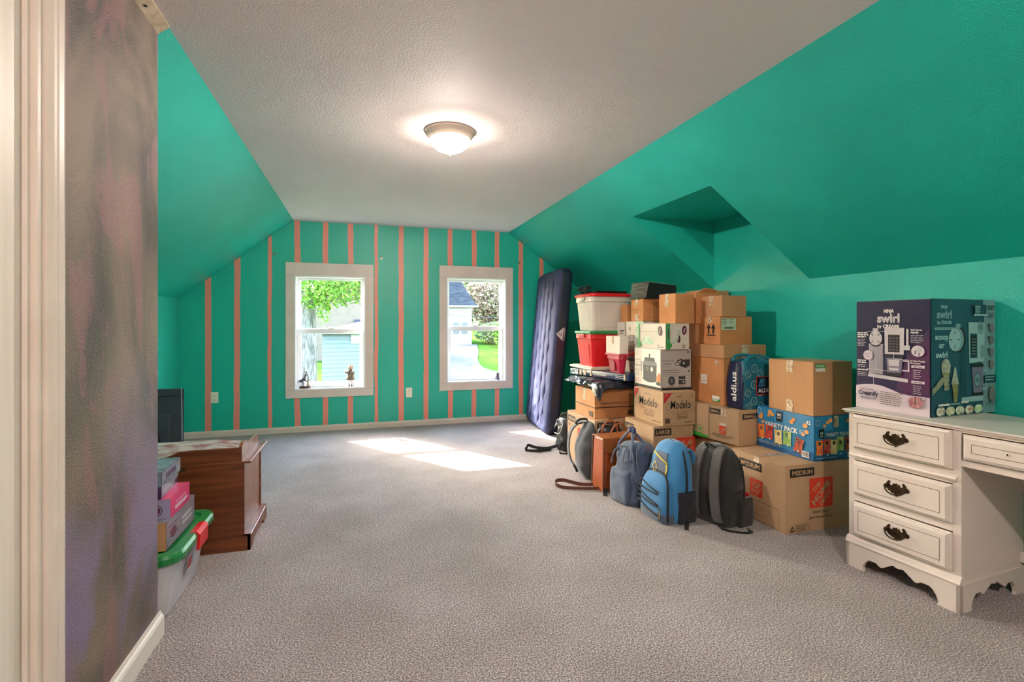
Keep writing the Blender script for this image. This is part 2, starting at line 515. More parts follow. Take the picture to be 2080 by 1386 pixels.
# closet partition with the chalkboard wall and its door
PX, PY = -0.75, 2.244
D0, D1, DH = 0.705, 1.505, 2.04
w = MB()
w.box(PX-0.10, D1, 0, PX, PY, CEIL_Z, CHALK); w.box(PX-0.10, YF, 0, PX, D0, CEIL_Z, CHALK); w.box(PX-0.10, D0, DH, PX, D1, CEIL_Z, CHALK)
w.build('wall_partition', kind=S)
w = MB(); w.prism([(XL, 0), (PX-0.10, 0), (PX-0.10, roof(PX-0.10)), (XL, KL)], 'y', PY-0.10, PY, TEAL)
w.build('wall_partition_end', kind=S)
w = MB(); w.prism([(PX-0.002, CEIL_Z-0.040), (CL+0.006, CEIL_Z-0.008), (CL+0.006, CEIL_Z), (PX-0.002, CEIL_Z)], 'y', YF, PY+0.004, beige_m)
t1 = w.build('trim_1', kind=S)
mb = MB(); mb.lathe([(0.006, 0), (0.005, 0.003)], PX+0.018, 2.08, dark_m, n=10); mb.build('nail_hole', t1, loc=(0, 0, CEIL_Z-0.0305))

# baseboards
def base_profile(h, t): return [(0, 0), (t, 0), (t, h*0.72), (t*0.75, h*0.82), (t*0.45, h*0.9), (t*0.35, h), (0, h)]
MB().prism([(YB-p[0], p[1]) for p in base_profile(0.066, 0.014)], 'x', XL, XR, trim_m).build('baseboard_back', kind=S)
bp = base_profile(0.090, 0.017)
w = MB(); w.prism([(PX+p[0], p[1]) for p in bp], 'y', D1+0.085, PY+0.017, mat('partition_base_paint', '#ddd4cc', rough=0.4))
w.build('baseboard_partition', kind=S)
MB().box(XL, PY, 0, XL+0.014, YB-0.014, 0.066, trim_m).build('baseboard_left', kind=S)

# closet door in the partition
door_paint = mat('door_paint', '#e2d9cf', rough=0.45, color2='#d9cfc4', nscale=3, bump=0.25, bscale=40, bdist=0.002, stretch=(1, 14, 0.6))
dr = empty('door_1', (0, 0, 0), kind=S)
d = MB(); dx = PX-0.024
d.box(dx-0.02, D0+0.012, 0.012, dx-0.012, D1-0.030, DH-0.02, door_paint)
def stile(y0, z0, y1, z1): d.frustum((dx-0.013, y0, dx, y1), z0, (dx-0.013, y0, dx, y1), z1, door_paint)
ya, yb = D0+0.012, D1-0.030
stile(yb-0.096, 0.012, yb, DH-0.02); stile(ya, 0.012, ya+0.096, DH-0.02); stile((ya+yb)/2-0.045, 0.012, (ya+yb)/2+0.045, DH-0.02)
for z0, z1 in ((0.012, 0.24), (0.86, 0.98), (1.56, 1.66), (1.90, DH-0.02)):
    stile(ya+0.096, z0, (ya+yb)/2-0.045, z1); stile((ya+yb)/2+0.045, z0, yb-0.096, z1)
slabo = d.build('door_slab', dr, bevel=0.0025)
for z0, z1 in ((0.27, 0.83), (1.01, 1.53), (1.69, 1.87)):
    for y0, y1 in ((ya+0.12, (ya+yb)/2-0.07), ((ya+yb)/2+0.07, yb-0.12)):
        q = MB(); q.prism([(y0, z0), (y1, z0), (y1, z1), (y0, z1)], 'x', dx-0.012, dx-0.003, door_paint); q.build('raised_panel', dr, bevel=0.004)
q = MB(); q.lathe([(0.004, 0), (0.013, 0.004), (0.013, 0.012), (0.024, 0.03), (0.026, 0.045), (0.018, 0.058), (0.004, 0.062)], 0, 0, mat('brushed_knob', '#b59a6a', rough=0.3, metal=1.0))
k = q.build('knob', dr); k.location = (dx, D0+0.08, 0.93); k.rotation_euler = (0, R(90), 0)
q = MB(); q.box(PX-0.10, D1-0.018, 0, PX+0.004, D1, DH, trim_m); q.box(PX-0.10, D0, 0, PX+0.004, D0+0.01, DH, trim_m); q.box(PX-0.10, D0, DH-0.012, PX+0.004, D1, DH, trim_m)
q.build('jamb', dr, bevel=0.001)
q = MB(); q.box(dx+0.002, D1-0.030, 0, dx+0.014, D1-0.018, DH, trim_m); q.build('door_stop', dr, bevel=0.002)
cas = [(0, 0), (0.012, 0), (0.016, 0.005), (0.013, 0.011), (0.018, 0.018), (0.018, 0.030), (0.012, 0.036), (0.017, 0.042), (0.019, 0.058), (0.016, 0.070), (0, 0.072)]
for y, sgn in ((D1+0.004, 1), (D0-0.004, -1)):
    q = MB(); q.prism([(PX+p[0], y+sgn*p[1]) for p in cas], 'z', 0, DH+0.03, trim_m); q.build('casing_board', dr)
q = MB(); q.prism([(PX+p[0], DH+0.004+p[1]) for p in cas], 'y', D0-0.08, D1+0.08, trim_m); q.build('casing_board', dr)

# windows
def window(name, W, outer, sillz, lock_x):  # high left blobs are out of view, added to block sun into right window
    x0, z0, x1, z1 = W; X0, Z0, X1, Z1 = outer
    root = empty(name, (0, 0, 0), kind=S)
    cy = YB-0.020
    for a in ((X0, z1, X1, Z1), (X0, Z0, X1, z0), (X0, z0, x0, z1), (x1, z0, X1, z1)):
        q = MB(); q.box(a[0]+0.0007, cy, a[1]+0.0007, a[2]-0.0007, YB, a[3]-0.0007, trim_m); q.build('casing_board', root, bevel=0.0015)
    q = MB(); t = 0.016; yo = YB+0.14
    q.box(x0, cy-0.003, z0, x1, yo, z0+t, white_m); q.box(x0, cy-0.003, z1-t, x1, yo, z1, white_m)
    q.box(x0, cy-0.003, z0+t, x0+t, yo, z1-t, white_m); q.box(x1-t, cy-0.003, z0+t, x1, yo, z1-t, white_m)
    q.box(x0+t, YB+0.085, z0+t, x0+t+0.012, yo, z1-t, white_m); q.box(x1-t-0.012, YB+0.085, z0+t, x1-t, yo, z1-t, white_m)
    q.build('window_frame', root, bevel=0.001)
    zm0, zm1 = z0+0.605, z0+0.700
    def sash(y0, y1, za, zb, s, top, bot, nm):
        q = MB(); a, b = x0+t+(0.012 if nm == 'upper_sash' else 0.004), x1-t-(0.012 if nm == 'upper_sash' else 0.004)
        q.box(a, y0, za, b, y1, za+bot, white_m); q.box(a, y0, zb-top, b, y1, zb, white_m)
        q.box(a, y0, za+bot, a+s, y1, zb-top, white_m); q.box(b-s, y0, za+bot, b, y1, zb-top, white_m)
        so = q.build(nm, root, bevel=0.002)
        g = MB(); g.box(a+s-0.004, (y0+y1)/2-0.002, za+bot-0.004, b-s+0.004, (y0+y1)/2+0.002, zb-top+0.004, GLASS); g.build('pane', so)
        bd = MB()
        for c in ((a+s, za+bot, b-s, za+bot+0.006), (a+s, zb-top-0.006, b-s, zb-top), (a+s, za+bot, a+s+0.006, zb-top), (b-s-0.006, za+bot, b-s, zb-top)):
            bd.box(c[0], y0+0.004, c[1], c[2], y1-0.004, c[3], white_m)
        bd.build('glazing_bead', so)
    sash(YB+0.106, YB+0.130, zm0+0.035, z1-t, 0.020, 0.020, 0.045, 'upper_sash')
    sash(YB+0.074, YB+0.102, z0+t, zm1-0.015, 0.040, 0.048, 0.062, 'lower_sash')
    q = MB(); q.box(lock_x-0.035, YB+0.062, zm1-0.017, lock_x+0.035, YB+0.096, zm1-0.005, white_m)
    q.tube([(lock_x-0.03, YB+0.07, zm1+0.002), (lock_x, YB+0.066, zm1+0.006), (lock_x+0.025, YB+0.072, zm1-0.001)], 0.005, white_m)
    q.build('sash_lock', root)
    return root
window('window_1', W1, (-0.803, 0.381, 0.137, 1.895), 0.468, -0.33)
window('window_2', W2, (0.901, 0.403, 1.825, 1.916), 0.494, 1.36)

# ---------------------------------------------------------------- ceiling light, outlets, hooks
def ceiling_light(x, y, label, power=1.0):
    root = empty('ceiling_light', (x, y, CEIL_Z), label=label, cat='ceiling light')
    met = mat('aged_nickel', '#dccabc', rough=0.5, metal=0.0)
    q = MB(); q.lathe([(0.02, 0), (0.146, 0), (0.150, -0.006), (0.148, -0.013), (0.140, -0.018), (0.138, -0.026), (0.128, -0.040), (0.124, -0.044), (0.121, -0.050), (0.112, -0.050), (0.02, -0.02)], 0, 0, met, n=64)
    q.build('pan', root)
    g = bpy.data.materials.new('lit_frosted_glass'); g.use_nodes = True
    b = g.node_tree.nodes['Principled BSDF']; b.inputs['Base Color'].default_value = (0.9, 0.85, 0.75, 1); b.inputs['Roughness'].default_value = 0.3
    b.inputs['Emission Color'].default_value = (*LAMP_COLOR, 1); b.inputs['Emission Strength'].default_value = BOWL_GLOW*power
    nt = g.node_tree; tr = nt.nodes.new('ShaderNodeBsdfTransparent'); mx = nt.nodes.new('ShaderNodeMixShader'); mx.inputs[0].default_value = 0.35
    nt.links.new(tr.outputs[0], mx.inputs[1]); nt.links.new(b.outputs[0], mx.inputs[2]); nt.links.new(mx.outputs[0], nt.nodes['Material Output'].inputs[0])
    ld = bpy.data.lights.new('bulb', 'POINT'); ld.energy = BULB_WATTS*power; ld.color = LAMP_COLOR; ld.shadow_soft_size = 0.016
    lo_ = bpy.data.objects.new('bulb', ld); lo_.location = (0, 0, -0.060); COL.objects.link(lo_); lo_.parent = root
    q = MB(); q.lathe([(0.120, -0.048), (0.119, -0.056), (0.112, -0.072), (0.098, -0.090), (0.078, -0.106), (0.052, -0.117), (0.026, -0.122), (0.004, -0.123)], 0, 0, g, n=64)
    q.build('glass_bowl', root)
    q = MB(); q.lathe([(0.003, -0.121), (0.016, -0.123), (0.018, -0.127), (0.010, -0.133), (0.005, -0.137), (0.005, -0.146), (0.003, -0.149)], 0, 0, met, n=24)
    q.build('finial', root)
ceiling_light(0.511, 3.0, 'round flush ceiling light with frosted glass bowl and metal finial on white ceiling')
ceiling_light(0.511, -0.75, 'added fill ceiling light with frosted bowl, out of view behind the camera', 1.9)  # unseen lamp added behind the camera to fill the near end

def outlet(x, z, label):
    root = empty('wall_outlet', (x, YB, z), label=label, cat='outlet')
    pm = mat('outlet_plastic', '#e6dfcc', rough=0.35)
    q = MB(); q.box(-0.036, -0.006, -0.058, 0.036, 0, 0.058, pm); q.build('cover_plate', root, bevel=0.003)
    for dz in (-0.02, 0.02):
        q = MB(); q.prism([(0.016*math.cos(a*PI/8), dz+max(-0.013, min(0.013, 0.018*math.sin(a*PI/8)))) for a in range(16)], 'y', -0.008, -0.005, pm)
        rc = q.build('receptacle', root)
        q = MB(); q.box(-0.008, -0.0086, dz-0.002, -0.006, -0.008, dz+0.007, dark_m); q.box(0.006, -0.0086, dz-0.002, 0.008, -0.008, dz+0.006, dark_m); q.box(-0.002, -0.0086, dz-0.009, 0.002, -0.008, dz-0.005, dark_m)
        q.build('slot', rc)
outlet(-1.501, 0.421, 'cream wall outlet low on the striped wall, left of the left window')
outlet(0.544, 0.397, 'cream wall outlet low on the striped wall, between the two windows')
hook_m = mat('hook_metal', '#8f8577', rough=0.35, metal=0.8)
for x, z, lb in ((-0.918, 1.981, 'small metal hook above and left of the left window'), (0.228, 1.976, 'small metal hook between the windows, just right of the left window'),
              (0.803, 1.992, 'small metal hook between the windows, just left of the right window'), (1.916, 1.984, 'small metal hook on a salmon stripe right of the right window')):
    root = empty('wall_hook', (x, YB, z), label=lb, cat='hook', group='small metal hooks on the striped wall')
    q = MB(); q.box(-0.010, -0.003, -0.014, 0.010, 0, 0.014, hook_m); q.build('plate', root, bevel=0.001)
    q = MB(); q.tube(crom([(0, -0.002, -0.002), (0, -0.022, -0.006), (0, -0.030, 0.008), (0, -0.026, 0.018)], 4), 0.0028, hook_m); q.build('hook_arm', root)
# ---------------------------------------------------------------- cardboard
KRAFT = mat('kraft_board', '#bd8d62', rough=0.72, color2='#b28259', nscale=6, bump=0.12, bscale=90, bdist=0.002, stretch=(1, 1, 0.15))
KRAFT2 = mat('kraft_board_orange', '#c88a58', rough=0.7, color2='#b87a4a', nscale=7, bump=0.12, bscale=90, bdist=0.002)
PALE = mat('pale_kraft_board', '#bb9a78', rough=0.72, color2='#b08f6e', nscale=5, bump=0.12, bscale=90, bdist=0.002, stretch=(1, 1, 0.15))
TAPE = mat('packing_tape', '#dcc9b2', rough=0.10, color2='#b99673', nscale=45, bump=1.0, bscale=55, bdist=0.01, coat=1.0)
CREAM = mat('white_board', '#d9d0c6', rough=0.5, color2='#cfc6bb', nscale=5)
ink = mat('black_ink', '#1c1a1a', rough=0.6)
ink2 = mat('brown_ink', '#5a4231', rough=0.6)
grey_ink = mat('grey_ink', '#77706a', rough=0.6)
red_ink = mat('orange_red_ink', '#d63a1e', rough=0.55)
crim = mat('crimson_ink', '#b8202a', rough=0.55)
white_ink = mat('white_ink', '#e8e4de', rough=0.55)
green_ink = mat('green_ink', '#2f9a3a', rough=0.55)
orange_ink = mat('orange_ink', '#e07030', rough=0.55)
plum = mat('plum_ink', '#5c2240', rough=0.5)

def carton(name, label, cat, X, Y, z, W, L, H, r=0.0, m=None, seam='x', tape=None, group=None, lid=None, edge_m=None, flaps=True, wear=0.003, pockets=None, strip_down=0.06):
    """shipping carton: origin at its near left bottom corner, W to the right, L away, H up"""
    m = m or KRAFT
    root = empty(name, (X, Y, z), R(r), label=label, cat=cat, group=group)
    rr = random.Random(label)
    ft = 0.004 if flaps else 0.0
    b = MB(); top = H-ft
    j = lambda: rr.uniform(-wear, wear)
    # walls bow very slightly, as a filled box does
    n = 4
    def side(p0, p1, out):
        v, f = [], []
        for i in range(n+1):
            for k in range(n+1):
                a, c = i/n, k/n
                q = Vector(p0).lerp(Vector(p1), a); q.z = top*c
                q += Vector(out)*(math.sin(PI*a)*math.sin(PI*c)*wear*1.3)
                v.append(q)
        for i in range(n):
            for k in range(n):
                o = i*(n+1)+k; f.append((o, o+n+1, o+n+2, o+1))
        b.add(v, f, m, True)
    side((0, 0, 0), (W, 0, 0), (0, -1, 0)); side((W, 0, 0), (W, L, 0), (1, 0, 0)); side((W, L, 0), (0, L, 0), (0, 1, 0)); side((0, L, 0), (0, 0, 0), (-1, 0, 0))
    b.add([(0,0,0),(W,0,0),(W,L,0),(0,L,0),(0,0,top),(W,0,top),(W,L,top),(0,L,top)], [(3,2,1,0),(4,5,6,7)], m)
    body = b.build('body', root)
    bm = bmesh.new(); bm.from_mesh(body.data); bmesh.ops.remove_doubles(bm, verts=bm.verts, dist=1e-5); bmesh.ops.recalc_face_normals(bm, faces=bm.faces); bm.to_mesh(body.data); bm.free()
    for p in body.data.polygons: p.use_smooth = False
    if pockets:
        for face, u, v_, ru, rv in pockets:
            c = MB()
            pts = [(u+ru*math.cos(2*PI*k/20), v_+rv*math.sin(2*PI*k/20)) for k in range(20)]
            if face == 'L': c.prism([(L-p[0], p[1]) for p in pts], 'x', -0.02, 0.07, mat('box_inside_shade', '#4a3423', rough=0.9))  # dark brown stands for the shade inside the box
            else: c.prism(pts, 'y', -0.02, 0.07, mat('box_inside_shade', '#4a3423', rough=0.9))
            cut(body, c)
    g = 0.0012
    if flaps:
        e = 0.0005
        if seam == 'x': rects = ((e, e, W-e, L/2-g), (e, L/2+g, W-e, L-e))
        else: rects = ((e, e, W/2-g, L-e), (W/2+g, e, W-e, L-e))
        for q in rects:
            f = MB(); f.box(q[0], q[1], H-ft, q[2], q[3], H-0.0012, m); f.build('flap', root, bevel=0.001)
    if tape is not None:
        tw = 0.024; sd = strip_down; t = MB()
        if seam == 'x':
            t.box(-0.0012, L/2-tw, H-0.0012, W+0.0012, L/2+tw, H+0.0004, TAPE); t.box(-0.0016-wear, L/2-tw, H-sd, -0.0004, L/2+tw, H+0.0004, TAPE)
            t.box(W+0.0004, L/2-tw, H-sd, W+0.0016+wear, L/2+tw, H+0.0004, TAPE)
            if 'b' in tape: MB().box(-0.0016-wear, L/2-tw*1.05, 0.001, -0.0004, L/2+tw*1.05, sd, TAPE).build('packing_tape', root)
        else:
            t.box(W/2-tw, -0.0012, H-0.0012, W/2+tw, L+0.0012, H+0.0004, TAPE); t.box(W/2-tw, -0.0016-wear, H-sd, W/2+tw, -0.0004, H+0.0004, TAPE)
        t.build('packing_tape', root)
    root['dims'] = (W, L, H)
    OFF = wear*1.4
    def face(k, P, name='printed_graphics', **tags):
        if k == 'L': return P.build(root, (-OFF, L, 0), (0, -1, 0), (0, 0, 1), name, **tags)
        if k == 'F': return P.build(root, (0, -OFF, 0), (1, 0, 0), (0, 0, 1), name, **tags)
        if k == 'R': return P.build(root, (W+OFF, 0, 0), (0, 1, 0), (0, 0, 1), name, **tags)
        return P.build(root, (0, 0, H), (1, 0, 0), (0, 1, 0), name, **tags)
    return root, face

def depot_logo(P, x, y, s, bg=None):
    bg = bg or PALE
    P.rect(x, y, x+s, y+s, red_ink)
    a = R(45); c = x+s/2; d = y+s/2
    P.text('THE', c-s*0.145, d+s*0.145, s*0.15, bg, w=s*0.40, ang=a, anchor='c', bold=0.03)
    P.text('HOME', c+s*0.078, d-s*0.078, s*0.215, bg, w=s*1.0, ang=a, anchor='c', bold=0.035)
    P.text('DEPOT', c+s*0.250, d-s*0.250, s*0.165, bg, w=s*0.64, ang=a, anchor='c', bold=0.03)
def size_band(P, x, y, w, h, t, bg=None):
    P.rect(x, y, x+w, y+h, ink); P.text(t, x+w/2, y+h*0.22, h*0.56, bg or PALE, w=w*0.84, anchor='c', bold=0.03)
def barcode(P, x, y, w, h, seed=1):
    P.rect(x, y, x+w, y+h, white_ink); rr = random.Random(seed); a = x+w*0.08
    while a < x+w*0.9:
        t = rr.uniform(0.03, 0.07)*w; P.rect(a, y+h*0.15, min(a+t, x+w*0.94), y+h*0.9, ink); a += t+rr.uniform(0.03, 0.07)*w

# --- near column of the pile
W, L, H = 0.56, 0.435, 0.394
root, face = carton('moving_box', 'medium moving box on the carpet with a large red square, nearest the desk', 'box', 2.32, 2.30, 0, W, L, H, m=PALE, tape='', strip_down=0.05,
                    pockets=[('L', 0.255, 0.285, 0.045, 0.022)])
P = Print(); size_band(P, 0.075, H-0.088, 0.185, 0.05, 'MEDIUM'); depot_logo(P, 0.165, 0.150, 0.103)
P.frame(0.03, 0.01, 0.39, 0.128, 0.0018, ink2); P.line(0.03, 0.088, 0.33, 0.088, 0.0012, ink2); P.line(0.03, 0.050, 0.33, 0.050, 0.0012, ink2); P.lines(0.05, 0.10, 0.1, 1, 0.02, ink2, 0.006)
face('L', P)
P = Print(); size_band(P, 0.030, H-0.070, 0.175, 0.047, 'MEDIUM'); depot_logo(P, 0.170, 0.135, 0.172)
P.text('How doers', 0.195, 0.103, 0.016, ink, w=0.125); P.text('get more done.', 0.168, 0.073, 0.016, ink, w=0.18)
P.frame(0.07, 0.010, 0.165, 0.048, 0.0016, ink); P.lines(0.075, 0.037, 0.08, 4, 0.007, ink)
P.poly([(0.026, 0.012), (0.060, 0.012), (0.043, 0.046)], ink); P.poly([(0.035, 0.018), (0.051, 0.018), (0.043, 0.034)], PALE)
face('F', P)

BLUE = mat('blue_print_board', '#1e6f9f', rough=0.4, color2='#2a7fae', nscale=4)
snack = [mat('orange_bag_print', '#d2542a', rough=0.5, color2='#e8913e', nscale=28), mat('red_bag_print', '#b51f2a', rough=0.5, color2='#d9694a', nscale=28),
         mat('tan_bag_print', '#d8b36a', rough=0.5, color2='#efd79b', nscale=28), mat('green_bag_print', '#5f9a45', rough=0.5, color2='#b9c97a', nscale=28),
         mat('maroon_bag_print', '#571a20', rough=0.5, color2='#c4542f', nscale=28)]
chip = mat('chip_print', '#e3a75a', rough=0.5, color2='#d9803e', nscale=40)
W, L, H = 0.33, 0.44, 0.264
root, face = carton('snack_box', 'blue snack variety pack box on the nearest medium moving box', 'box', 2.553, 2.325, 0.3945, W, L, H, m=BLUE, flaps=True, tape=None,
                    pockets=[('F', 0.165, 0.190, 0.024, 0.008)])
def snack_face(P, w, h, s, ty, dark_x, big):
    P.poly([(0, 0), (w, 0), (w, h*0.20), (w*0.6, h*0.08), (w*0.3, h*0.17), (0, h*0.10)], mat('deep_blue_print', '#15568a', rough=0.4))
    P.rect(dark_x, ty+0.006 if not big else h-0.075, dark_x+0.048*s, (ty+0.060 if not big else h-0.010), ink)
    yy = ty+0.025 if not big else h-0.045
    P.text('M', dark_x+0.024*s, yy, 0.022*s, white_ink, w=0.026*s, anchor='c', bold=0.03); P.rect(dark_x+0.010, yy-0.010, dark_x+0.038*s, yy-0.005, white_ink)
W_, H_ = L, H
P = Print(); snack_face(P, W_, H_, 1.0, 0.17, 0.165, True)
for cx_, cy_, rx_ in ((0.035, 0.195, 0.018), (0.045, 0.213, 0.012), (0.105, 0.215, 0.012), (0.115, 0.238, 0.018), (0.135, 0.225, 0.014), (0.285, 0.205, 0.016), (0.300, 0.222, 0.014), (0.385, 0.200, 0.018), (0.395, 0.165, 0.016), (0.055, 0.165, 0.013), (0.37, 0.145, 0.013)):
    P.disc(cx_, cy_, rx_, rx_*0.8, chip)
P.text('VARIETY PACK', 0.070, 0.148, 0.028, white_ink, w=0.262, bold=0.03, ang=R(-1.5))
P.ring(0.024, 0.235, 0.018, 0.018, 0.002, white_ink); P.text('42', 0.392, 0.212, 0.021, white_ink, w=0.032, bold=0.02)
for k, (bx, by, an) in enumerate(((0.012, 0.055, 2), (0.078, 0.062, -2), (0.155, 0.045, 3), (0.222, 0.052, -2), (0.300, 0.035, -14))):
    ca, sa = math.cos(R(an)), math.sin(R(an)); bw, bh = 0.062, 0.092
    q = [(0, 0), (bw*0.5, 0.004), (bw, 0), (bw*0.95, bh*0.5), (bw, bh), (bw*0.5, bh-0.004), (0, bh), (bw*0.05, bh*0.5)]
    P.poly([(bx+a*ca-b_*sa, by+a*sa+b_*ca) for a, b_ in q], snack[k]); P.rect(bx+bw/2-0.009, by+bh*0.62, bx+bw/2+0.009, by+bh*0.82, ink)
    P.text('M', bx+bw/2, by+bh*0.66, 0.009, white_ink, anchor='c'); P.disc(bx+bw*0.6, by+0.002, 0.006, 0.006, white_ink, 12)
P.lines(0.345, 0.165, 0.05, 3, 0.010, white_ink, 0.0025); P.lines(0.015, 0.040, 0.20, 2, 0.010, white_ink, 0.0022); barcode(P, 0.365, 0.012, 0.052, 0.036)
face('L', P)
P = Print(); snack_face(P, W, H, 0.8, 0.128, 0.035, False)
for cx_, cy_, rx_ in ((0.10, 0.225, 0.014), (0.12, 0.236, 0.016), (0.075, 0.205, 0.012), (0.255, 0.228, 0.014), (0.27, 0.236, 0.012)): P.disc(cx_, cy_, rx_, rx_*0.8, chip)
P.text('VARIETY PACK', 0.085, 0.142, 0.020, white_ink, w=0.180, bold=0.03); P.ring(0.024, 0.225, 0.016, 0.018, 0.002, white_ink)
P.text('42', 0.285, 0.226, 0.018, white_ink, w=0.026, bold=0.02); P.rect(0.145, 0.192, 0.185, 0.262, TAPE)
for k, bx in enumerate((0.012, 0.068, 0.120, 0.170, 0.230)):
    q = [(0, 0), (0.025, 0.003), (0.052, 0), (0.050, 0.05), (0.054, 0.088), (0.026, 0.085), (-0.002, 0.088), (0.003, 0.05)]
    P.poly([(bx+a, 0.034+(k % 2)*0.005+0.012*(k > 2)+b_) for a, b_ in q], snack[k]); P.rect(bx+0.017, 0.092, bx+0.035, 0.112, ink); P.disc(bx+0.030, 0.035, 0.005, 0.005, white_ink, 12)
P.lines(0.012, 0.016, 0.16, 1, 0.01, white_ink, 0.002); barcode(P, 0.250, 0.010, 0.046, 0.032, 3)
face('F', P)

W, L, H = 0.300, 0.336, 0.321
root, face = carton('cardboard_box', 'brown cardboard box with a green room sticker, on top of the blue snack box', 'box', 2.556, 2.331, 0.659, W, L, H, m=KRAFT, tape='b', strip_down=0.075)
P = Print(); P.rect(0.010, H-0.038, 0.085, H-0.012, green_ink); P.text('KITCHEN', 0.016, H-0.032, 0.014, white_ink, w=0.062, bold=0.02); P.rect(0.012, H-0.058, 0.085, H-0.038, white_ink)
face('F', P, 'room_sticker')

W, L, H = 0.40, 0.55, 0.3935
carton('cardboard_box', 'plain brown cardboard box low in the pile under the small moving boxes', 'box', 2.40, 2.75, 0, W, L, H, m=KRAFT)
W, L, H = 0.33, 0.260, 0.235
root, face = carton('moving_box', 'small moving box with small red square below its hand hole, beside the blue snack box', 'box', 2.395, 2.757, 0.394, W, L, H, r=6, m=PALE, seam='x', tape='',
                    pockets=[('L', 0.125, 0.145, 0.036, 0.020)])
P = Print(); size_band(P, 0.008, H-0.050, 0.100, 0.036, 'SMALL'); P.rect(0.098, 0.108, 0.152, 0.130, CREAM); depot_logo(P, 0.098, 0.055, 0.056)
P.lines(0.03, 0.045, 0.19, 2, 0.012, ink2, 0.003); face('L', P)
P = Print(); size_band(P, 0.030, H-0.060, 0.14, 0.036, 'SMALL'); face('F', P)
root, face = carton('moving_box', 'small moving box with green plant print along its bottom, left of the red-marked small one', 'box', 2.3665, 3.0240, 0.394, W, 0.268, H, r=6, m=PALE, seam='x',
                    pockets=[('L', 0.115, 0.155, 0.030, 0.013)])
P = Print(); P.poly([(0, 0.0), (0.268, 0.0), (0.268, 0.016), (0.19, 0.022), (0.10, 0.034), (0, 0.048)], green_ink)
for k, (cx_, cy_) in enumerate(((0.045, 0.075), (0.115, 0.066), (0.19, 0.055))):
    P.ring(cx_, cy_, 0.028, 0.034, 0.0035, green_ink); P.disc(cx_, cy_, 0.009, 0.012, green_ink)
face('L', P)

W, L, H = 0.351, 0.357, 0.332
root, face = carton('lidded_box', 'big brown box with a deep slip-on lid behind the blue shopping bag', 'box', 2.436, 2.95, 0.6305, W, L, H+0.06, m=KRAFT2, flaps=False)
P = Print(); P.rect(0.115, 0.135, 0.185, 0.205, CREAM); P.lines(0.135, 0.155, 0.035, 1, 0.01, ink2, 0.004); face('L', P, 'sticker')
P = Print(); P.rect(0.24, 0.018, 0.318, 0.060, green_ink); P.rect(0.24, 0.036, 0.318, 0.060, white_ink); P.lines(0.246, 0.024, 0.06, 1, 0.01, white_ink, 0.008); face('L', P, 'sticker')
P = Print(); P.disc(0.29, 0.30, 0.022, 0.016, TAPE); face('L', P, 'tape_patch')
q = MB(); q.box(-0.008, -0.008, H, W+0.006, L+0.006, H+0.094, KRAFT); q.build('lid', root, bevel=0.003)
q = MB(); q.box(W/2-0.03, -0.0095, H+0.005, W/2+0.03, -0.008, H+0.0945, TAPE); q.box(W/2-0.03, -0.009, H+0.0935, W/2+0.03, L+0.004, H+0.0950, TAPE); q.build('packing_tape', root)
tz = 0.6305+H+0.0955
W, L, H = 0.275, 0.224, 0.202
root, face = carton('cardboard_box', 'brown box with two black arrows and a pale shipping label, on the lidded box', 'box', 2.46, 3.016, tz, W, L, H, m=KRAFT2, tape='', strip_down=0.045)
P = Print()
for cx_ in (0.105, 0.155):
    P.poly([(cx_-0.022, 0.115), (cx_+0.022, 0.115), (cx_, 0.150)], ink); P.rect(cx_-0.008, 0.078, cx_+0.008, 0.115, ink)
P.rect(0.082, 0.062, 0.178, 0.070, ink); face('L', P)
P = Print(); P.rect(0.006, 0.105, 0.130, 0.188, mat('label_paper', '#b9d2b4', rough=0.5)); P.lines(0.012, 0.178, 0.045, 4, 0.012, ink, 0.004); P.lines(0.07, 0.178, 0.045, 3, 0.012, ink, 0.003)
for k in range(20): P.rect(0.026+k*0.0042, 0.112, 0.026+k*0.0042+0.002+0.001*(k % 3 == 0), 0.128, ink)
face('F', P, 'shipping_label')
W, L, H = 0.209, 0.218, 0.152
carton('cardboard_box', 'brown taped box topmost at the right end of the pile, on the arrow box', 'box', 2.47, 3.010, tz+0.2025, W, L, H, m=KRAFT, tape='', strip_down=0.075)
W, L, H = 0.27, 0.21, 0.150
carton('cardboard_box', 'brown box wedged behind the white and green printed box', 'box', 2.43, 3.255, tz, W, L, H, m=KRAFT)
W, L, H = 0.20, 0.215, 0.236
root, face = carton('cardboard_box', 'brown box with a torn raised flap, second from the right in the top row', 'box', 2.42, 3.233, tz+0.1505, W, L, H, m=KRAFT2, tape='', strip_down=0.095)
q = MB(); q.add([(0.02, 0.0, H), (0.18, 0.01, H), (0.17, -0.02, H+0.022), (0.05, -0.03, H+0.034), (0.02, 0.0, H-0.003), (0.18, 0.01, H-0.003), (0.17, -0.02, H+0.019), (0.05, -0.03, H+0.031)],
      [(0,1,2,3),(7,6,5,4),(0,4,5,1),(1,5,6,2),(2,6,7,3),(3,7,4,0)], KRAFT2); q.build('torn_flap', root)
carton('cardboard_box', 'brown cardboard box at the very back, low against the right wall', 'box', 2.645, 3.475, 0, 0.29, 0.205, 0.74, m=KRAFT)
carton('cardboard_box', 'brown cardboard box at the very back, its top edge showing behind the top row', 'box', 2.645, 3.475, 0.7405, 0.27, 0.20, 0.742, m=KRAFT)

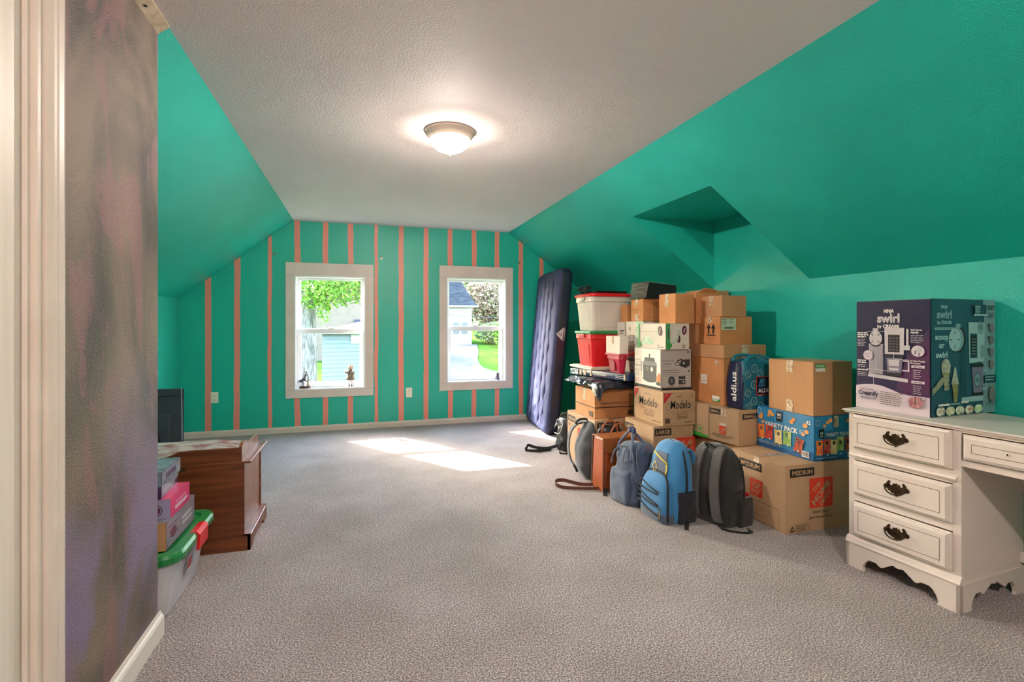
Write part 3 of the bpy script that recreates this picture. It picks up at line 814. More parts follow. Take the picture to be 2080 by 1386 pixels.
# --- middle column
W, L, H = 0.33, 0.40, 0.472
root, face = carton('moving_box', 'large moving box on the carpet under the beer carton, behind the leather satchel', 'box', 2.0, 3.15, 0, W, L, H, m=PALE, seam='y')
P = Print(); size_band(P, 0.010, H-0.085, 0.125, 0.052, 'LARGE'); face('L', P)
P = Print(); size_band(P, 0.010, H-0.068, 0.135, 0.050, 'LARGE'); depot_logo(P, 0.185, 0.22, 0.16); face('F', P)
W, L, H = 0.269, 0.392, 0.245
root, face = carton('beer_carton', 'brown beer carton with red corner triangles, on the large moving box', 'box', 2.066, 3.132, 0.4725, W, L, H, m=PALE, seam='y')
def beer(P, w, h):
    P.poly([(0.006, h-0.01), (0.075, h-0.01), (0.008, h-0.085)], crim); P.text('24', 0.012, h-0.036, 0.016, PALE, ang=R(20))
    P.text('Modelo', w/2+0.01, h*0.50, h*0.24, ink, w=w*0.62, anchor='c', bold=0.010, shear=0.05)
    P.line(w*0.22, h*0.40, w*0.80, h*0.40, 0.002, ink2); P.text('Especial', w/2+0.02, h*0.20, h*0.12, ink2, w=w*0.32, anchor='c', shear=0.3)
    P.ring(w*0.88, h-0.03, 0.014, 0.014, 0.002, ink2); P.lines(w*0.66, 0.02, w*0.3, 1, 0.01, ink, 0.005); P.lines(w*0.4, h*0.33, w*0.35, 1, 0.01, ink2, 0.004)
    P.ring(w*0.16, h*0.56, 0.016, 0.03, 0.003, grey_ink); P.ring(w*0.90, h*0.52, 0.016, 0.03, 0.003, grey_ink); P.lines(w*0.42, h*0.84, w*0.16, 1, 0.01, grey_ink, 0.008)
P = Print(); beer(P, L, H); face('L', P)
P = Print(); beer(P, W, H); P.rect(0.015, 0.02, 0.055, 0.055, ink2); face('F', P)
W, L, H = 0.261, 0.370, 0.301
lg = mat('light_grey_board', '#b9b0ac', rough=0.45, color2='#b1a8a4', nscale=5)
root, face = carton('appliance_box', 'white and grey deep fryer box on the beer carton', 'box', 2.107, 3.217, 0.718, W, L, H, m=CREAM)
fr = mat('dark_appliance_print', '#33343a', rough=0.45); fr2 = mat('steel_print', '#6a6d75', rough=0.45); food = mat('fried_food_print', '#d09a66', rough=0.5, color2='#b86a3c', nscale=60)
P = Print(); P.rect(0, 0, L, 0.018, ink); P.rect(0.115, 0.018, L, H-0.002, mat('white_panel_print', '#e3dcd6', rough=0.45))
P.disc(0.225, 0.070, 0.098, 0.026, fr, 24); P.poly([(0.135, 0.068), (0.315, 0.068), (0.320, 0.175), (0.130, 0.175)], fr); P.poly([(0.125, 0.172), (0.325, 0.172), (0.318, 0.200), (0.132, 0.200)], fr2)
P.disc(0.225, 0.202, 0.080, 0.016, fr2, 24); P.poly([(0.150, 0.205), (0.300, 0.205), (0.290, 0.232), (0.158, 0.232)], fr); P.rect(0.215, 0.205, 0.232, 0.262, fr)
P.disc(0.255, 0.145, 0.016, 0.018, white_ink); P.lines(0.175, 0.150, 0.03, 2, 0.012, white_ink); P.line(0.112, 0.12, 0.106, 0.20, 0.010, fr2)
P.disc(0.345, 0.075, 0.030, 0.036, food); P.disc(0.352, 0.10, 0.020, 0.024, food); P.disc(0.345, 0.045, 0.034, 0.014, fr)
P.text('Freidora', 0.015, 0.205, 0.011, ink, w=0.078); P.text('con', 0.055, 0.182, 0.010, ink, anchor='c'); P.text('capacidad', 0.015, 0.160, 0.011, ink, w=0.085)
P.lines(0.015, 0.130, 0.085, 2, 0.012, grey_ink, 0.003); P.lines(0.015, 0.10, 0.08, 2, 0.014, ink2, 0.003); P.lines(0.015, 0.060, 0.07, 3, 0.010, orange_ink, 0.0025); P.lines(0.03, 0.265, 0.03, 2, 0.012, grey_ink, 0.003)
face('L', P)
P = Print(); P.rect(0, 0.018, W-0.008, H-0.001, lg); P.rect(0, 0, W, 0.018, ink); P.rect(W-0.008, 0.018, W, H-0.001, ink)
P.text('Freidora con', 0.012, 0.212, 0.011, ink, w=0.090); P.text('capacidad', 0.012, 0.190, 0.011, ink, w=0.070); P.lines(0.012, 0.170, 0.06, 1, 0.01, grey_ink, 0.003)
P.poly([(0.150, 0.178), (0.205, 0.160), (0.240, 0.175), (0.243, 0.225), (0.170, 0.222)], fr); P.line(0.130, 0.212, 0.175, 0.228, 0.009, fr); P.ring(0.135, 0.192, 0.022, 0.014, 0.004, fr)
P.disc(0.190, 0.196, 0.007, 0.008, white_ink); P.lines(0.012, 0.145, 0.16, 2, 0.016, ink, 0.003); P.lines(0.012, 0.113, 0.13, 1, 0.01, ink, 0.0025); P.line(0.01, 0.103, 0.235, 0.103, 0.0014, grey_ink)
P.disc(0.085, 0.068, 0.030, 0.034, fr, 10); P.rect(0.072, 0.052, 0.098, 0.084, fr2); P.rect(0.145, 0.078, 0.203, 0.100, fr); P.rect(0.145, 0.042, 0.203, 0.073, fr); P.disc(0.185, 0.058, 0.006, 0.006, white_ink)
P.lines(0.055, 0.028, 0.06, 2, 0.007, ink); P.lines(0.145, 0.032, 0.06, 2, 0.007, ink); P.lines(0.215, 0.275, 0.03, 1, 0.01, ink, 0.008); P.frame(0.012, 0.26, 0.06, 0.285, 0.0012, grey_ink); P.poly([(0.222, 0.142), (0.238, 0.142), (0.230, 0.126)], ink)
face('F', P)
W, L, H = 0.200, 0.360, 0.191
root, face = carton('wine_carton', 'white printed carton with green leaves and plum oval marks, on the fryer box', 'box', 2.12, 3.18, 1.0195, W, L, H, m=CREAM)
leaf = mat('leaf_print', '#8fc0a0', rough=0.5, color2='#cfe0cc', nscale=30)
P = Print(); P.line(0, 0.128, L, 0.128, 0.0015, ink2); P.rect(L-0.10, 0.11, L-0.075, 0.165, leaf)
for k in range(9):
    a = R(15+k*18); P.disc(0.125+0.055*math.cos(a), 0.028+0.042*abs(math.sin(a)), 0.036, 0.008, leaf, 10, a0=a)
P.disc(0.02, 0.03, 0.018, 0.018, green_ink); P.disc(0.298, 0.135, 0.022, 0.036, plum, a0=0.1); P.line(0.290, 0.118, 0.304, 0.152, 0.006, white_ink); P.ring(0.275, 0.022, 0.012, 0.012, 0.003, ink); P.lines(0.30, 0.013, 0.045, 1, 0.01, ink2, 0.004)
P.rect(0, 0, 0.012, H, green_ink); face('L', P)
P = Print(); P.rect(0, 0, 0.036, H-0.002, mat('green_side_print', '#4a9a66', rough=0.5)); P.line(0.020, 0.08, 0.020, 0.15, 0.010, ink2); P.disc(0.155, 0.140, 0.020, 0.034, plum, a0=-0.1); P.line(0.150, 0.124, 0.160, 0.156, 0.006, white_ink)
P.disc(0.108, 0.098, 0.016, 0.044, mat('bottle_print', '#b9bdb4', rough=0.5)); P.disc(0.108, 0.075, 0.014, 0.028, plum); P.disc(0.03, 0.030, 0.022, 0.018, green_ink)
for k in range(4): P.disc(0.065+k*0.012, 0.05+k*0.012, 0.022, 0.005, leaf, 10, a0=R(30+k*20))
P.ring(0.150, 0.022, 0.012, 0.012, 0.003, ink); face('F', P)
W, L, H = 0.16, 0.209, 0.221
carton('cardboard_box', 'narrow brown taped box standing on the white and green carton', 'box', 2.20, 3.175, 1.2112, W, L, H, m=KRAFT2, tape='', strip_down=0.095)

# --- left column
W, L, H = 0.45, 0.556, 0.424
root, face = carton('moving_box', 'medium moving box at the left end of the pile beside the air bed', 'box', 1.805, 3.694, 0, W, L, H, m=PALE, seam='y')
P = Print(); size_band(P, 0.025, H-0.085, 0.155, 0.050, 'MEDIUM'); depot_logo(P, 0.235, 0.125, 0.185); P.rect(0.04, H-0.13, 0.06, H-0.10, ink2); face('L', P)
P = Print(); size_band(P, 0.02, H-0.070, 0.20, 0.052, 'MEDIUM'); face('F', P)
W, L, H = 0.358, 0.385, 0.235
root, face = carton('cardboard_box', 'worn orange-brown box with a black band, under the black garment bag', 'box', 1.837, 3.758, 0.4245, W, L, H, m=KRAFT2, tape='', seam='x', strip_down=0.10)
P = Print(); P.line(0, 0.092, L, 0.092, 0.007, ink); P.rect(0.005, 0.02, L/2, 0.225, TAPE) if False else None
P.rect(L-0.10, 0.012, L-0.03, 0.055, ink2); P.lines(0.05, 0.07, 0.08, 2, 0.012, ink2, 0.003); face('L', P)
P = Print(); P.line(0, 0.092, W, 0.092, 0.007, ink); P.text('HANDLE WITH CARE', 0.05, 0.118, 0.016, ink2, w=0.27, bold=0.01); P.rect(0.30, 0.022, 0.35, 0.06, ink2); face('F', P)
navy = mat('navy_board', '#17294a', rough=0.3, color2='#1f3357', nscale=5)
root, face = carton('flat_box', 'long flat navy office supply box under the red and white totes', 'box', 2.055, 3.61, 0.7445, 0.36, 0.76, 0.050, r=13.4, m=navy, flaps=False)
P = Print(); P.text('U.S. OFFICE SUPPLY', 0.335, 0.017, 0.014, white_ink, w=0.175, bold=0.02, shear=0.2); P.line(0.34, 0.010, 0.50, 0.010, 0.0015, crim); P.lines(0.62, 0.030, 0.12, 2, 0.014, white_ink, 0.004)
face('L', P)
q = MB()
for a in (0.02, 0.45, 0.53, 0.59): q.box(-0.006, a, 0.002, -0.0045, a+(0.03 if a > 0.5 else 0.02), 0.051, TAPE)
q.box(-0.006, 0.64, 0.001, -0.0045, 0.758, 0.051, mat('silver_tape', '#8b98ab', rough=0.12, metal=0.4, bump=0.8, bscale=40, bdist=0.006)); q.build('shiny_tape', root)
W, L, H = 0.22, 0.29, 0.128
root, face = carton('small_carton', 'beige carton with a dark band under the wine carton, beside the crimson tub', 'box', 2.20, 3.62, 0.795, W, L, H, m=CREAM)
P = Print(); P.rect(0.0, H-0.030, L, H-0.006, mat('slate_print', '#4a555f', rough=0.5)); P.text('PC', 0.10, 0.045, 0.026, mat('sage_print', '#5d8a68', rough=0.5), w=0.055); P.lines(0.10, 0.02, 0.07, 2, 0.012, ink2, 0.006)
P.rect(0.175, 0.005, 0.28, 0.120, mat('clear_tape', '#c8ced6', rough=0.1, bump=0.8, bscale=45, bdist=0.006)); face('L', P)
W, L, H = 0.22, 0.285, 0.305
root, face = carton('wine_carton', 'tall white wine carton with black lettering left of the fryer box', 'box', 2.21, 3.62, 0.9245, W, L, H, m=CREAM)
P = Print(); P.text('SUTTER', 0.045, 0.155, 0.034, ink, w=0.112); P.text('HOME', 0.055, 0.108, 0.034, ink, w=0.09); P.rect(0, 0.012, L, 0.048, red_ink); P.lines(0.02, 0.030, 0.1, 1, 0.01, white_ink, 0.008)
P.text('Family Vineyards', 0.02, 0.085, 0.012, ink, w=0.12, shear=0.3); P.lines(0.01, 0.068, 0.14, 2, 0.010, ink2, 0.004); P.ring(0.07, 0.24, 0.014, 0.022, 0.002, ink2); P.poly([(0.06, 0.235), (0.08, 0.235), (0.07, 0.262)], ink2)
P.rect(0.17, 0.06, L, H, leaf); face('L', P)
W, L, H = 0.22, 0.190, 0.186
root, face = carton('cardboard_box', 'brown double-taped box holding up the black folder', 'box', 2.20, 3.615, 1.2302, W, L, H, m=KRAFT2, tape='b', strip_down=0.06)
P = Print(); P.line(0.02, 0.095, 0.17, 0.095, 0.002, ink2); P.line(0.02, 0.085, 0.17, 0.085, 0.0015, ink2); face('L', P)
P = Print(); P.line(0.12, 0.11, 0.16, 0.11, 0.003, ink2); P.ring(0.05, 0.03, 0.012, 0.012, 0.002, ink2); face('F', P)
W, L, H = 0.20, 0.138, 0.430
root, face = carton('cardboard_box', 'tall beige box with small dark print, behind the little white box', 'box', 2.22, 3.95, 0.795, W, L, H, m=CREAM)
P = Print(); P.text('THAILAND', 0.055, H-0.085, 0.015, ink, w=0.075, bold=0.02); P.lines(0.055, H-0.105, 0.07, 1, 0.01, ink2, 0.006); face('L', P)
carton('cardboard_box', 'small plain brown box between the white tote and the box holding the folder', 'box', 2.24, 3.945, 1.2255, 0.12, 0.115, 0.155, m=KRAFT2)

# totes
def tote(name, label, X, Y, z, W, L, H, body_m, lid_m, group=None, lid=0.018, taper=0.03, cat='storage tote', panel=True):
    root = empty(name, (X, Y, z), label=label, cat=cat, group=group)
    hb = H-lid; t = taper
    def rr_(x0, y0, x1, y1, rad, n=5):
        pts = []
        for cx_, cy_, a0 in ((x1-rad, y1-rad, 0), (x0+rad, y1-rad, 90), (x0+rad, y0+rad, 180), (x1-rad, y0+rad, 270)):
            for k in range(n+1): a = R(a0+90*k/n); pts.append((cx_+rad*math.cos(a), cy_+rad*math.sin(a)))
        return pts
    def loft(mb, layers, m):
        n = len(layers[0][0]); v, f = [], []
        for pts, zz in layers: v += [(p[0], p[1], zz) for p in pts]
        for i in range(len(layers)-1):
            for k in range(n): f.append((i*n+k, i*n+(k+1) % n, (i+1)*n+(k+1) % n, (i+1)*n+k))
        f += [tuple(range(n))[::-1], tuple((len(layers)-1)*n+k for k in range(n))]
        mb.add(v, f, m, False)
    b = MB()
    loft(b, [(rr_(t, t, W-t, L-t, 0.03), 0), (rr_(t*0.25, t*0.25, W-t*0.25, L-t*0.25, 0.035), hb*0.80), (rr_(-0.002, -0.002, W+0.002, L+0.002, 0.037), hb*0.82), (rr_(0, 0, W, L, 0.037), hb)], body_m)
    b.build('bin', root)
    if lid_m:
        q = MB(); loft(q, [(rr_(-0.012, -0.012, W+0.012, L+0.012, 0.045), hb-0.012), (rr_(-0.014, -0.014, W+0.014, L+0.014, 0.045), hb), (rr_(-0.012, -0.012, W+0.012, L+0.012, 0.04), hb+lid*0.6),
                       (rr_(0.010, 0.010, W-0.010, L-0.010, 0.03), hb+lid), (rr_(0.03, 0.03, W-0.03, L-0.03, 0.03), hb+lid*0.7)], lid_m)
        q.build('lid', root)
    if panel:
        q = MB()
        for y0, y1 in ((L*0.22, L*0.78),):
            q.add([(t*0.9-0.003, y0, hb*0.10), (t*0.9-0.003, y1, hb*0.10), (t*0.35-0.003, y1, hb*0.66), (t*0.35-0.003, y0, hb*0.66), (t*0.9+0.01, y0-0.005, hb*0.09), (t*0.9+0.01, y1+0.005, hb*0.09), (t*0.35+0.01, y1+0.005, hb*0.68), (t*0.35+0.01, y0-0.005, hb*0.68)],
                  [(0,1,2,3),(0,4,5,1),(1,5,6,2),(2,6,7,3),(3,7,4,0)], body_m)
        q.add([(W*0.2, t*0.9-0.003, hb*0.10), (W*0.9, t*0.9-0.003, hb*0.10), (W*0.9, t*0.35-0.003, hb*0.60), (W*0.2, t*0.35-0.003, hb*0.60), (W*0.2-.005, t*0.9+0.01, hb*0.09), (W*0.9+.005, t*0.9+0.01, hb*0.09), (W*0.9+.005, t*0.35+0.01, hb*0.62), (W*0.2-.005, t*0.35+0.01, hb*0.62)],
              [(0,3,2,1),(0,1,5,4),(1,2,6,5),(2,3,7,6),(3,0,4,7)], body_m)
        q.build('raised_panel', root)
        q = MB(); q.box(-0.016, L*0.36, hb*0.845, 0.004, L*0.64, hb*0.87, body_m); q.box(-0.016, L*0.36, hb*0.845, -0.012, L*0.64, hb*0.95, body_m); q.build('handle', root, bevel=0.003)
    return root
redp = mat('red_plastic', '#d0141c', rough=0.32); whitep = mat('clear_white_plastic', '#cfc5bb', rough=0.3, color2='#c3b8ad', nscale=3)
greenp = mat('green_plastic', '#1d7a3e', rough=0.3); crimp = mat('crimson_plastic', '#b01038', rough=0.35); buff = mat('buff_plastic', '#d8c9b4', rough=0.4)
q = MB(); q.box(1.955, 4.075, 0.795, 2.40, 4.55, 0.813, buff); q.box(1.975, 4.095, 0.813, 2.38, 4.53, 0.8215, buff)
q.build('tote_lid', bevel=0.006, label='cream plastic tote lid lying flat under the red tote', cat='lid')
tote('storage_tote', 'bright red tote with green lid under the white tote', 1.965, 4.085, 0.8215, 0.415, 0.36, 0.325, redp, greenp)
tote('storage_tote', 'translucent white tote with red lid, topmost next to the air bed', 1.965, 4.085, 1.1475, 0.415, 0.36, 0.338, whitep, redp)
t = tote('plastic_tub', 'small crimson plastic tub with recessed grip on the flat navy box', 2.035, 3.70, 0.795, 0.085, 0.245, 0.163, crimp, None, cat='tub', panel=False, taper=0.02)
q = MB(); q.prism([(0.245/2+0.012+0.045*math.cos(a*PI/8), 0.06+0.05*math.sin(a*PI/8)) for a in range(9)]+[(0.245/2-0.035, 0.02), (0.245/2+0.06, 0.02)], 'x', -0.001, 0.012, mat('crimson_shade', '#8e0c2c', rough=0.4)); q.build('grip_recess_shade', t)  # darker crimson insert paints the shade of the recessed grip
q = MB(); q.box(-0.008, -0.008, 0.146, 0.093, 0.253, 0.163, crimp); q.build('rim', t, bevel=0.005)
W, L, H = 0.075, 0.24, 0.147
root, face = carton('small_carton', 'little plain white box on the crimson tub', 'box', 2.04, 3.71, 0.9585, W, L, H, m=CREAM, wear=0.001)
P = Print(); P.rect(0.105, 0.08, 0.145, 0.146, TAPE); face('L', P, 'packing_tape')

# black things on top of the white tote
blackp = mat('black_plastic', '#121214', rough=0.35, bump=0.3, bscale=30, bdist=0.004)
root = empty('tray', (2.05, 4.13, 1.4865), R(4), label='flat black tray lying on the red tote lid', cat='tray')
q = MB(); q.frustum((0, 0, 0.30, 0.22), 0, (-0.01, -0.01, 0.31, 0.23), 0.022, blackp); q.build('tray_body', root, bevel=0.003)
root = empty('cable', (1.99, 4.28, 1.488), label='coiled black cable at the corner of the red tote lid', cat='cable')
q = MB()
pts = [(0.055*math.cos(a*0.5), 0.05*math.sin(a*0.5), 0.008+0.0016*a+0.006*math.sin(a*1.7)) for a in range(40)]
q.tube(crom(pts, 2), 0.006, blackp); q.build('coil', root)

# black accordion folder on the taped box
folder = mat('black_folder', '#15171a', rough=0.4, bump=0.2, bscale=60, bdist=0.002)
root = empty('expanding_file', (2.185, 3.56, 1.4182), R(3), label='black accordion file folder leaning open on a brown taped box', cat='file folder')
prof = [(0.0, 0.0), (0.010, 0.0), (0.028, 0.098), (0.28, 0.084), (0.30, 0.0)]
q = MB(); q.prism([(0, 0), (0.30, 0.004), (0.30, 0.008), (0.0, 0.004)], 'y', 0, 0.30, folder); q.build('bottom_cover', root)
q = MB(); q.prism([(0.03, 0.10), (0.30, 0.082), (0.30, 0.086), (0.03, 0.105)], 'y', 0, 0.30, folder); q.build('top_cover', root)
q = MB(); q.prism([(0.296, 0.004), (0.300, 0.004), (0.300, 0.086), (0.296, 0.086)], 'y', 0, 0.30, folder); q.build('spine', root)
for k in range(11):
    a = (k+0.5)/11; x = 0.018+0.006*(k % 2)-0.020*(1-a); z0 = 0.006+a*0.092
    q = MB(); q.prism([(x, z0), (0.295, 0.010+a*0.072), (0.295, 0.0125+a*0.072), (x, z0+0.0030)], 'y', 0.006, 0.294, mat('grey_divider', '#8f8b84', rough=0.6)); q.build('divider', root)
q = MB(); q.prism([(0.004, 0.004), (0.29, 0.006), (0.29, 0.084), (0.034, 0.100)], 'y', 0.0, 0.004, folder); q.build('side_gusset', root)
q = MB(); q.tube([(0.002, -0.003, 0.004), (0.032, -0.003, 0.102), (0.30, -0.002, 0.086)], 0.0022, mat('silver_edging', '#a8a39a', rough=0.3, metal=0.5), n=6); q.build('edge_binding', root)
root.scale = (1.0, 0.75, 1.25)

# garment bag crushed between the boxes
bagm = mat('black_nylon', '#1a1e2b', rough=0.3, bump=0.5, bscale=18, bdist=0.01)
root = empty('garment_bag', (1.86, 3.62, 0.662), R(6), label='shiny black garment bag squashed under the flat navy box', cat='bag')
v, f = [], []
nx, ny = 22, 44
for i in range(nx+1):
    for k in range(ny+1):
        a, c = i/nx, k/ny; x, y = -0.045+a*0.38, 0.02+c*0.37
        zt = 0.076-0.02*abs(noise.noise(Vector((x*9, y*9, 0))))
        if a < 0.16:
            dr_ = (0.16-a)/0.16; sag = 0.045+0.075*math.exp(-((c-0.12)/0.12)**2)+0.03*noise.noise(Vector((0, y*14, 3)))
            zt -= dr_*sag; x = -0.035-0.012*math.sin(c*9)+a*0.2
        if c < 0.08: zt -= (0.08-c)/0.08*0.055
        v.append((x, y, zt+0.010*noise.noise(Vector((x*25, y*18, 2)))))
for i in range(nx):
    for k in range(ny):
        o = i*(ny+1)+k; f.append((o, o+ny+1, o+ny+2, o+1))
q = MB(); q.add(v, f, bagm, True); o_ = q.build('cloth', root)
md = o_.modifiers.new('thick', 'SOLIDIFY'); md.thickness = 0.004; md.offset = -1
q = MB(); q.strap(crom([(-0.05, 0.09, 0.055), (-0.060, 0.08, 0.0), (-0.050, 0.05, -0.035)], 5), 0.02, 0.002, mat('reflective_trim', '#b9b4a4', rough=0.3), wdir=(0, 1, 0)); q.build('trim_strip', root)
root = empty('plastic_sleeve', (1.855, 4.02, 0.664), R(8), label='crinkled clear plastic sleeve at the left end under the navy box', cat='plastic bag')
v, f = [], []
for i in range(13):
    for k in range(15):
        x, y = -0.03+i*0.022, k*0.019
        zt = 0.066+0.009*noise.noise(Vector((x*40, y*40, 7)))-(max(0, 3-i)*0.019)*(0.7+0.4*noise.noise(Vector((y*30, 1, 1))))
        v.append((x+0.006*noise.noise(Vector((y*50, x*50, 3))), y, zt))
for i in range(12):
    for k in range(14): o = i*15+k; f.append((o, o+15, o+16, o+1))
q = MB(); q.add(v, f, mat('crinkled_plastic', '#7f8790', rough=0.12, metal=0.2, bump=0.9, bscale=45, bdist=0.008)); o_ = q.build('film', root)
md = o_.modifiers.new('thick', 'SOLIDIFY'); md.thickness = 0.003; md.offset = -1

# grocery bag
teal_bag = mat('teal_bag', '#1c6f86', rough=0.35, color2='#1a6379', nscale=6, bump=0.3, bscale=14, bdist=0.01); navy_bag = mat('navy_bag', '#161b40', rough=0.35, bump=0.4, bscale=14, bdist=0.01)
root = empty('shopping_bag', (2.441, 2.785, 0.6305), label='full teal and navy reusable shopping bag with orange-framed square logo, beside the brown kitchen box', cat='bag')
W, L, H = 0.33, 0.146, 0.335
q = MB(); n = 40; lv = 16; v, f = [], []
for i in range(lv+1):
    c = i/lv; z = H*c
    for k in range(n):
        a = 2*PI*(k+0.5)/n; ca, sa = math.cos(a), math.sin(a); p = 12-7*c
        bul = 1+0.05*math.sin(PI*c)-0.05*c
        x = W/2+W/2*bul*math.copysign(abs(ca)**(2/p), ca); y = L/2+L/2*bul*math.copysign(abs(sa)**(2/p), sa)
        x += 0.004*noise.noise(Vector((x*15, y*15, z*12))); y += 0.004*noise.noise(Vector((x*12, y*15, z*15+5)))
        v.append((x, y, z-0.018*c**3*(0.5+0.5*math.cos(a*2+1))+0.006*c*noise.noise(Vector((x*30, y*30, 1)))))
for i in range(lv):
    for k in range(n): f.append((i*n+k, i*n+(k+1) % n, (i+1)*n+(k+1) % n, (i+1)*n+k))
f.append(tuple(range(n))[::-1])
side = [g for g in f if len(g) == 4 and (v[g[0]][0] < 0.012 or v[g[0]][0] > W-0.012)]
rest = [g for g in f if g not in side]
k0 = q.slot(teal_bag); q.add(v, rest, teal_bag, True)
q.m += [q.slot(navy_bag)]*len(side); q.f += side; q.sm += [True]*len(side)
bag = q.build('bag_body', root); md = bag.modifiers.new('thick', 'SOLIDIFY'); md.thickness = 0.002; md.offset = -1
q = MB(); q.add([(0.02, 0.01, H-0.03), (W-0.02, 0.01, H-0.03), (W-0.02, L-0.01, H-0.03), (0.02, L-0.01, H-0.03), (W/2, L/2, H+0.002)], [(0,1,4),(1,2,4),(2,3,4),(3,0,4),(3,2,1,0)], teal_bag, True); q.build('packed_contents', root)
for y in (0.012, L-0.012):
    q = MB(); q.strap(crom([(0.04, y, H-0.05), (0.05, y, H+0.0), (0.11, y+0.01, H+0.022), (0.19, y+0.012, H+0.020), (0.25, y, H-0.002), (0.26, y, H-0.05)], 6), 0.022, 0.003, teal_bag, wdir=(0, 0.5, 0.5)); q.build('carry_handle', root)
P = Print(); P.text('aldi.us', 0.108, 0.05, 0.050, white_ink, w=0.20, ang=R(90), bold=0.02)
P.build(root, (-0.009, L, 0), (0, -1, 0), (0, 0, 1))
P = Print(); pl = mat('pale_teal_print', '#a9c6bd', rough=0.4)
for cx_, cy_ in ((0.10, 0.275), (0.095, 0.165), (0.095, 0.055), (0.25, 0.29)):
    P.ring(cx_, cy_, 0.026, 0.028, 0.004, pl); P.text('2', cx_, cy_-0.010, 0.02, pl, anchor='c')
for cx_, cy_, an in ((0.045, 0.235, 30), (0.145, 0.240, -35), (0.042, 0.110, -30), (0.145, 0.110, 35), (0.05, 0.02, 25), (0.15, 0.02, -25)):
    a = R(an); d = 0.021
    c4 = [(cx_+math.cos(a+PI/4+k*PI/2)*d*1.3, cy_+math.sin(a+PI/4+k*PI/2)*d*1.3) for k in range(4)]
    for k in range(4): P.line(*c4[k], *c4[(k+1) % 4], 0.003, pl)
    P.line((c4[0][0]+c4[1][0])/2, (c4[0][1]+c4[1][1])/2, (c4[2][0]+c4[3][0])/2, (c4[2][1]+c4[3][1])/2, 0.0025, pl)
P.rect(0.108, 0.095, 0.222, 0.220, red_ink); P.rect(0.113, 0.100, 0.217, 0.215, mat('logo_navy', '#0f1836', rough=0.4))
for k in range(4): P.line(0.130+k*0.015, 0.150, 0.150+k*0.012, 0.205-0.010*(k == 3), 0.006, mat('sky_print', '#4aa3c8', rough=0.4))
P.text('ALDI', 0.165, 0.112, 0.026, white_ink, w=0.085, anchor='c', bold=0.03)
P.build(root, (0, -0.009, 0), (1, 0, 0), (0, 0, 1))
# ---------------------------------------------------------------- desk
desk_m = mat('ivory_desk_paint', '#d6cbc4', rough=0.4, color2='#cfc4bc', nscale=4)
groove_m = mat('dark_groove_line', '#5b5044', rough=0.7)
brass = mat('antique_brass', '#5a4632', rough=0.35, metal=0.85, color2='#3a2d22', nscale=60)
DR = 5.0
desk = empty('writing_desk', (2.386, 1.462, 0), R(DR), label='ivory painted pedestal desk with brass bail pulls and scalloped base, against the right wall', cat='desk')
PWd, PD = 0.470, 0.478       # pedestal width (y) and depth (x)
TOPZ = 0.78
def ogee_top(x0, y0, x1, y1):
    b = MB(); e = [(0.0, TOPZ-0.020), (0.010, TOPZ-0.017), (0.012, TOPZ-0.010), (0.020, TOPZ-0.006), (0.016, TOPZ-0.001), (0.008, TOPZ)]
    v, f = [], []
    for off, z in e:
        o = off if z < TOPZ-0.002 else off-0.002
        v += [(x0-o, y0-o, z), (x1, y0-o, z), (x1, y1+o, z), (x0-o, y1+o, z)]
    for i in range(len(e)-1):
        for k in range(4): f.append((i*4+k, i*4+(k+1) % 4, (i+1)*4+(k+1) % 4, (i+1)*4+k))
    f += [(3, 2, 1, 0), tuple((len(e)-1)*4+k for k in range(4))]
    b.add(v, f, desk_m); return b
ogee_top(0, -0.74, PD, PWd+0.005).build('desk_top', desk)
def scallop(w, h, foot, rise):
    """outline of an apron with scrolled bracket feet; first coordinate along the width"""
    half = [(0, 0), (foot, 0), (foot-0.006, 0.016), (foot+0.002, 0.038), (foot+0.016, 0.058), (foot+0.028, 0.066), (foot+0.060, 0.066), (foot+0.072, 0.056), (foot+0.084, 0.054), (w/2-0.022, rise-0.012), (w/2-0.008, rise-0.016)]
    pts = half + [(w/2, rise-0.018)] + [(w-p[0], p[1]) for p in reversed(half)]
    return pts + [(w, h), (0, h)]
